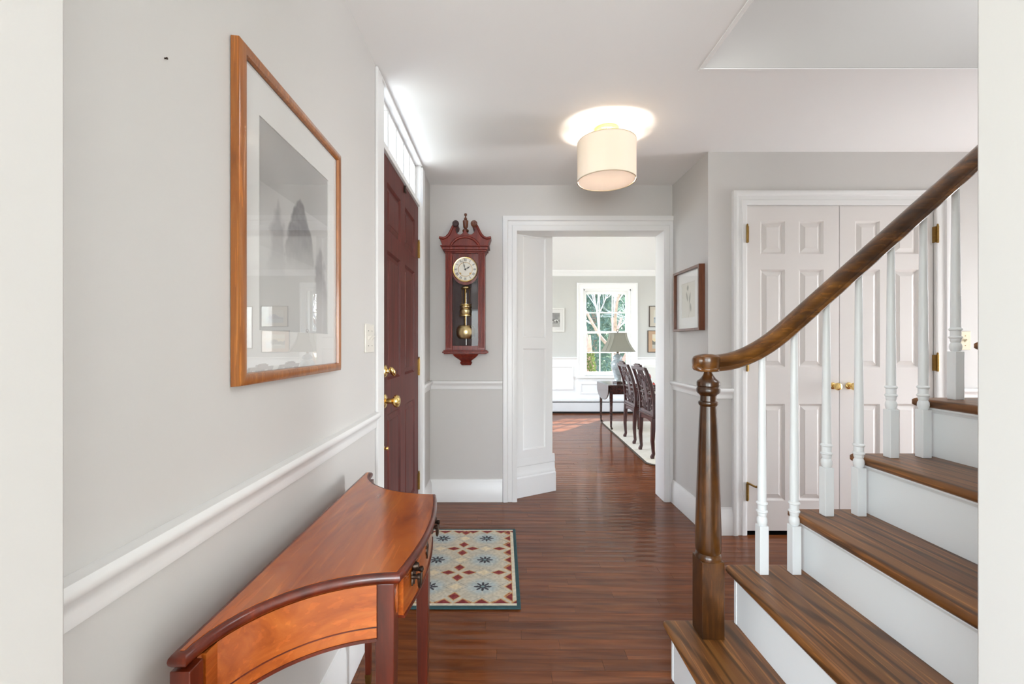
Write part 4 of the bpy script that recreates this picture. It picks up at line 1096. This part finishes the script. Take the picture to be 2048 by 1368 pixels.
# ------------------------------------------------------------------ rosewood chairs (local: back at x = 0, faces +x, y across)
def hoof_leg(mb, x, y, z1, w, d, front):
    s = 1 if front else -1
    path = [(x, z1), (x+.004*s, z1-.10), (x+.010*s, .18), (x+.004*s, .09), (x+.0*s, .05), (x+.012*s, .02), (x+.014*s, 0)]
    wd = [w, w, w*.86, w*.72, w*.70, w*.86, w*.80]
    ls = []
    for (xx, z), ww in zip(path, wd):
        h = ww/2; ls.append([(xx-h, y-h, z), (xx+h, y-h, z), (xx+h, y+h, z), (xx-h, y+h, z)])
    mb.loops(ls); return mb
def make_chair(label, loc, rz):
    t = thing('dining_chair', label, 'chair', loc, rz, 'carved rosewood dining chairs')
    W = .215; sz = .445
    MB().box(-.01, .47, -W-.012, W+.012, sz-.025, sz).build('seat', M_ROSE, t, bevel=.006)
    MB().box(.03, .44, -W+.03, W-.03, sz, sz+.012).build('seat_panel', M_ROSE, t, bevel=.004)
    for (x, fr_) in ((.012, False), (.445, True)):
        for s in (-1, 1): hoof_leg(MB(), x, s*(W-.018), sz-.025, .042, 0, fr_).build('leg', M_ROSE, t, bevel=.005)
    for x in (.012, .445):
        pts2 = [(-W+.02, sz-.03), (W-.02, sz-.03), (W-.02, sz-.10)] + [(W-.02-(2*W-.04)*i/16, sz-.085+.022*math.sin(PI*i/16)) for i in range(1, 16)] + [(-W+.02, sz-.10)]
        MB().prism(pts2, 'x', x-.012, x+.012).build('apron', M_ROSE, t, bevel=.002)
    for s in (-1, 1):
        MB().box(.03, .43, s*(W-.018)-.012, s*(W-.018)+.012, sz-.088, sz-.028).build('apron', M_ROSE, t, bevel=.002)
    lean = lambda z: -.100*max(0, (z-sz)/(.95-sz))**1.5 + .018*math.sin(PI*min(max((z-sz)/(.95-sz), 0), 1))
    zs = [sz-.01+(.945-sz+.01)*i/12 for i in range(13)]
    def bar(y0, y1, z0, z1, d=.020):
        n = max(2, int((z1-z0)/.04)+1); ls = []
        for i in range(n+1):
            z = z0+(z1-z0)*i/n; x = lean(z)+.012
            ls.append([(x-d/2, y0, z), (x+d/2, y0, z), (x+d/2, y1, z), (x-d/2, y1, z)])
        return ls
    for s in (-1, 1):
        MB().loops(bar(s*W-.017, s*W+.017, sz-.01, .925, .034)).build('back_post', M_ROSE, t, bevel=.004)
    cr_ = MB().loops(bar(-W-.017, W+.017, .910, .945, .030)).loops(bar(-.105, .105, .945, .968, .028))
    cr_.loops(bar(-.06, .06, .968, .978, .026))
    cr_.build('crest_rail', M_ROSE, t, bevel=.004)
    MB().loops(bar(-W, W, sz+.0, sz+.03, .028)).build('lower_rail', M_ROSE, t, bevel=.003)
    # central splat with fretted ends
    MB().loops(bar(-.048, .048, .575, .79, .014)).build('splat', M_ROSE, t, bevel=.003)
    b_ = .016
    for s in (-1, 1):
        fw_ = MB()
        def rect(ya, yb, za, zb):
            ya, yb = sorted((s*ya, s*yb))
            fw_.loops(bar(ya, yb, za, zb, .016))
        # upper key pattern
        rect(.062, .078, .72, .912); rect(.078, .150, .72, .736); rect(.134, .150, .736, .86); rect(.10, .134, .844, .86); rect(.10, .116, .78, .844)
        rect(.150, .198, .80, .816); rect(.17, .186, .816, .912)
        # lower key pattern
        rect(.062, .078, .475, .62); rect(.078, .150, .604, .62); rect(.134, .150, .50, .604); rect(.10, .134, .50, .516); rect(.10, .116, .516, .57)
        rect(.150, .198, .54, .556); rect(.062, .198, .655, .671) 
        # top and foot of the splat
        rect(.0, .030, .79, .806); rect(.02, .036, .806, .912); rect(.0, .02, .85, .866)
        rect(.0, .036, .558, .575); rect(.02, .036, .475, .558); rect(.0, .02, .51, .526)
        fw_.build('fretwork', M_ROSE, t)
    for s in (-1, 1):
        MB().loops([[(x, s*W-.016, z), (x, s*W+.016, z), (x, s*W+.016, z+.024), (x, s*W-.016, z+.024)] for x, z in ((.0, .648), (.10, .656), (.25, .650), (.38, .642), (.415, .640))]).build('arm_rail', M_ROSE, t, bevel=.004)
        MB().loops([[(x-.014, s*W-.014, z), (x+.014, s*W-.014, z), (x+.014, s*W+.014, z), (x-.014, s*W+.014, z)] for x, z in ((.36, sz-.005), (.372, .52), (.366, .58), (.380, .645))]).build('arm_post', M_ROSE, t, bevel=.003)
        sc_ = MB().box(.05, .30, s*W-.009, s*W+.009, .575, .590).box(.10, .116, s*W-.009, s*W+.009, .588, .65).box(.29, .306, s*W-.009, s*W+.009, sz-.002, .65).box(.17, .186, s*W-.009, s*W+.009, sz-.002, .58)
        sc_.build('arm_fret', M_ROSE, t)
    return t
CH = make_chair('carved rosewood dining chair nearest the doorway', (1.555, 4.712, .0105), 0)
ch2 = copy_tree(CH)
ch2.location = (1.572, 5.390, .0105)
ch2['label'] = 'carved rosewood dining chair farther from the doorway, beside the lamp table'

# floral upholstered armchair behind
def floral():
    m = bpy.data.materials.new('floral_fabric'); m.use_nodes = True
    N = m.node_tree.nodes; L = m.node_tree.links; p = N['Principled BSDF']; p.inputs['Roughness'].default_value = .9
    tc = N.new('ShaderNodeTexCoord'); vo = N.new('ShaderNodeTexVoronoi'); vo.inputs['Scale'].default_value = 7.5
    L.new(tc.outputs['Object'], vo.inputs['Vector'])
    cr_ = N.new('ShaderNodeValToRGB'); cr_.color_ramp.interpolation = 'CONSTANT'; e_ = cr_.color_ramp.elements
    e_[0].position = 0; e_[0].color = rgba((196, 150, 60)); e_[1].position = .10; e_[1].color = rgba((190, 60, 48))
    for ps, cc in ((.32, (70, 60, 58)), (.36, (232, 228, 218))):
        x_ = e_.new(ps); x_.color = rgba(cc)
    L.new(vo.outputs['Distance'], cr_.inputs[0]); L.new(cr_.outputs[0], p.inputs['Base Color'])
    return m
M_FLOR = floral()
fa = thing('upholstered_armchair', 'white floral upholstered armchair behind the dining chairs', 'armchair', (2.46, 6.08, .0105), R(96))
fa.scale = (1, 1, .90)
MB().box(-.28, .28, -.28, .26, .28, .46).build('seat_cushion', M_FLOR, fa, bevel=.04, seg=4)
MB().loops([[(-w_, .20+dy, z), (w_, .20+dy, z), (w_, .30+dy, z), (-w_, .30+dy, z)] for z, w_, dy in ((.40, .25, 0), (.60, .27, .03), (.80, .285, .07), (.93, .28, .10), (.99, .22, .115))]).build('back_cushion', M_FLOR, fa, bevel=.03, seg=4)
for s in (-1, 1):
    MB().tube([(s*.285, .30, .86), (s*.30, .16, .70), (s*.305, -.02, .64), (s*.305, -.22, .635)], [.014, .016, .016, .018], 10).build('arm', M_DARKT, fa, smooth=True)
    MB().tube([(s*.305, -.20, .635), (s*.295, -.17, .46), (s*.29, -.20, .30)], .014, 10).build('arm_post', M_DARKT, fa, smooth=True)
    for y_ in (-.24, .24): MB().loops([[(s*.25-h_, y_-h_, z), (s*.25+h_, y_-h_, z), (s*.25+h_, y_+h_, z), (s*.25-h_, y_+h_, z)] for h_, z in ((.014, 0), (.022, .29))]).build('leg', M_DARKT, fa)

# ------------------------------------------------------------------ drop-leaf table and lamp
TX0, TX1, TYA, TYB, TZ = 1.485, 1.905, 6.02, 6.68, .632
dt = thing('drop_leaf_table', 'dark mahogany drop-leaf table below the dining room window', 'table', (1.695, 6.35, 0))
MB().box(TX0-.015, TX1+.015, TYA-.03, TYB+.03, TZ-.018, TZ).build('tabletop', M_DARKT, dt, bevel=.005, world=True)
for s, xx in ((-1, TX0-.022), (1, TX1+.022)):
    P = [(TYA-.03, TZ-.004), (TYA-.028, TZ-.06)] + [(TYA-.028+(TYB-TYA+.056)*(.5-.5*math.cos(PI*i/18)), TZ-.06-.175*math.sin(PI*i/18)**.8) for i in range(1, 18)] + [(TYB+.028, TZ-.06), (TYB+.03, TZ-.004)]
    MB().prism(P, 'x', xx-.008, xx+.006).build('drop_leaf', M_DARKT, dt, bevel=.003, world=True)
MB().box(TX0+.01, TX1-.01, TYA+.005, TYA+.022, TZ-.13, TZ-.018).build('drawer_front', M_DARKT, dt, world=True)
MB().box(TX0+.01, TX0+.026, TYA+.02, TYB-.02, TZ-.13, TZ-.018).box(TX1-.026, TX1-.01, TYA+.02, TYB-.02, TZ-.13, TZ-.018).box(TX0+.02, TX1-.02, TYB-.02, TYB-.004, TZ-.13, TZ-.018).build('apron', M_DARKT, dt, world=True)
for x_ in (TX0+.022, TX1-.022):
    for y_ in (TYA+.018, TYB-.018):
        zf = .0105 if (y_ > 4.3 and x_ > 1.5) else .0005
        lo = MB().loops([[(x_-h_, y_-h_, z), (x_+h_, y_-h_, z), (x_+h_, y_+h_, z), (x_-h_, y_+h_, z)] for h_, z in ((.011, .045), (.020, .45), (.020, TZ-.018))]).build('leg', M_DARKT, dt, world=True)
        c_ = MB().lathe([(.012, -.008), (.017, -.006), (.017, .006), (.012, .008)], (x_+.008, y_, zf+.017), 'y', 14)
        c_.tube([(x_, y_, .05), (x_+.004, y_, zf+.024)], .010, 8)
        c_.build('caster', M_BRONZE, lo, smooth=True)
lm = thing('table_lamp', 'blue-grey ginger jar lamp with grey bell shade on drop-leaf table', 'lamp', (1.668, 6.30, TZ))
MB().prism([(.075*math.cos(a), .075*math.sin(a)) for a in [2*PI*(i+.5)/8 for i in range(8)]], 'z', 0, .028).build('foot', M_DARKT, lm, bevel=.004)
MB().lathe([(.045, .028), (.052, .035), (.050, .05), (.046, .07), (.056, .12), (.076, .18), (.094, .24), (.100, .275), (.094, .305), (.072, .33), (.052, .342), (.050, .350), (.060, .352), (.064, .358)], (0, 0, 0), 'z', 36).build('jar', M_CERAM, lm, smooth=True)
MB().lathe([(.066, .358), (.070, .362), (.068, .372), (.062, .392), (.044, .412), (.022, .420), (.014, .424), (.017, .432), (.012, .440), (.001, .442)], (0, 0, 0), 'z', 32).build('lid', M_CERAM, lm, smooth=True)
MB().lathe([(.012, .440), (.020, .446), (.015, .455), (.018, .470), (.008, .476), (.006, .72), (.001, .722)], (0, 0, 0), 'z', 16).build('socket_stem', M_BRASSD, lm, smooth=True)
fi = MB().lathe([(.010, .722), (.012, .730), (.004, .738), (.003, .742)], (0, 0, 0), 'z', 12)
fi.tube([(.018*math.cos(a), 0, .762+.018*math.sin(a)) for a in [2*PI*i/20 for i in range(21)]], .004, 6)
fi.build('finial', M_BRONZE, lm, smooth=True)
def shade_loop(hw, hd, cut, z, off=0.0):
    a, b, c = hw+off, hd+off, cut
    return [(a-c, -b, z), (a, -b+c, z), (a, b-c, z), (a-c, b, z), (-a+c, b, z), (-a, b-c, z), (-a, -b+c, z), (-a+c, -b, z)]
lv = []
for i in range(9):
    t_ = i/8; hw = .112+(.212-.112)*(1-t_)**1.7; lv.append((hw, .46+.262*t_))
ss = MB().loops([shade_loop(h_, h_*.86, .040+.02*(h_-.1), z) for h_, z in lv], True, False, False)
sso = ss.build('shade', M_LSHADE, lm)
for k in range(8):
    MB().tube([shade_loop(h_, h_*.86, .040+.02*(h_-.1), z, .001)[k] for h_, z in lv], .0028, 6).build('seam', M_LSHADE, sso, smooth=True)
for h_, z in (lv[0], lv[-1]):
    l_ = shade_loop(h_, h_*.86, .040+.02*(h_-.1), z, .001); MB().tube(l_+[l_[0]], .0045, 6).build('shade_trim', M_LSHADE, sso, smooth=True)

# ------------------------------------------------------------------ garden outside
struct(MB().box(-30, 40, YD+.3, 60, -.9, -.6).box(-40, XL-1.0, -30, YD+.3, -.9, -.6).build('ground', M_GROUND), 'lawn outside the windows')
def branch_tree(name, label, loc, seed, scale, stems):
    r = random.Random(seed)
    t = thing(name, label, 'tree', loc, 0)
    tk = MB(); tw = MB()
    def grow(p, d, L, rad, depth):
        n = 5; pts2 = [p]; rs = [rad]
        for i in range(n):
            d = (d+Vector((r.uniform(-1, 1), r.uniform(-1, 1), r.uniform(-.5, .6)))*.16).normalized()
            p = p+d*L/n; pts2.append(p); rs.append(rad*(1-.45*(i+1)/n))
        (tk if depth < 2 else tw).tube(pts2, rs, 8 if depth < 2 else 4, False)
        if depth >= 5: return
        for k in range(4 if depth < 3 else 4):
            i = r.randint(2, n); q_ = pts2[i]
            dd = (d+Vector((r.uniform(-1, 1), r.uniform(-1, 1), r.uniform(-.35, .7)))*.95).normalized()
            grow(q_, dd, L*r.uniform(.55, .8), rs[i]*(.62 if depth < 2 else .74), depth+1)
    for s_ in stems:
        grow(Vector((s_[0], s_[1], -.65)), Vector(s_[2]).normalized(), 3.2*scale, s_[3], 0)
    tk.build('trunk', M_BARK, t, smooth=True)
    o = tw.build('twigs', M_TWIG, t, smooth=True); o['kind'] = 'stuff'
    return t
branch_tree('bare_tree', 'pale bare branching tree just outside the dining room window', (2.5, 11.2, 0), 5, .8,
            [(-.22, 0, (-.12, .1, 1), .13), (.20, .1, (.1, 0, 1), .11), (.9, .7, (.3, 0, 1), .08)])
def evergreen(label, loc, h, rad, seed, n, m=None, size=.10):
    r = np.random.RandomState(seed)
    t = thing('evergreen_tree', label, 'tree', loc, 0)
    MB().tube([(0, 0, -.6), (0, 0, h*.5), (0, 0, h*.95)], [.14, .09, .02], 8).build('trunk', M_BARK, t, smooth=True)
    hh = r.rand(n)**.85*h; rr = rad*(1-hh/h*.8)*np.sqrt(r.rand(n))*(.75+.5*r.rand(n)); th = r.rand(n)*2*PI
    c = np.stack([rr*np.cos(th), rr*np.sin(th), hh-.4-.12*rr], 1)
    a = r.normal(size=(n, 3)); a /= np.linalg.norm(a, axis=1)[:, None]; b = r.normal(size=(n, 3)); b -= (a*b).sum(1)[:, None]*a; b /= np.linalg.norm(b, axis=1)[:, None]
    s1 = size*(.6+.8*r.rand(n))[:, None]; s2 = s1*.34
    V = np.stack([c-a*s1, c+b*s2, c+a*s1, c-b*s2], 1).reshape(-1, 3)
    me = bpy.data.meshes.new('foliage'); me.from_pydata(V.tolist(), [], np.arange(n*4).reshape(-1, 4).tolist()); me.materials.append(m or M_LEAF)
    o = bpy.data.objects.new('foliage', me); COL.objects.link(o); o.parent = t; o['kind'] = 'stuff'
evergreen('dark evergreen tree behind the bare tree in the middle of the window', (3.9, 18.6, 0), 9.5, 2.1, 1, 9000, None, .14)
evergreen('dark evergreen tree on the right side of the window view', (9.6, 19.0, 0), 9.0, 2.1, 3, 8000, None, .15)
evergreen('dark evergreen tree on the left beyond the lawn', (-1.9, 19.2, 0), 9.0, 2.1, 4, 8000, None, .15)
evergreen('tall evergreen tree farthest behind the others', (6.3, 24.5, 0), 11.0, 2.3, 2, 12000, None, .18)
evergreen('yellow-green shrub low outside the dining room window', (1.72, 8.6, 0), 1.45, .34, 5, 900, M_LEAF2, .06)
# a leftover picture nail
nl = thing('wall_nail', 'tiny dark nail left in the left wall near the ceiling', 'nail', (XL, .711, 1.667), R(90))
MB().lathe([(.0012, 0), (.0012, -.003), (.002, -.0034), (.002, -.0045), (.0005, -.005)], (0, 0, 0), 'y', 10).build('nail_head', M_BRONZE, nl)
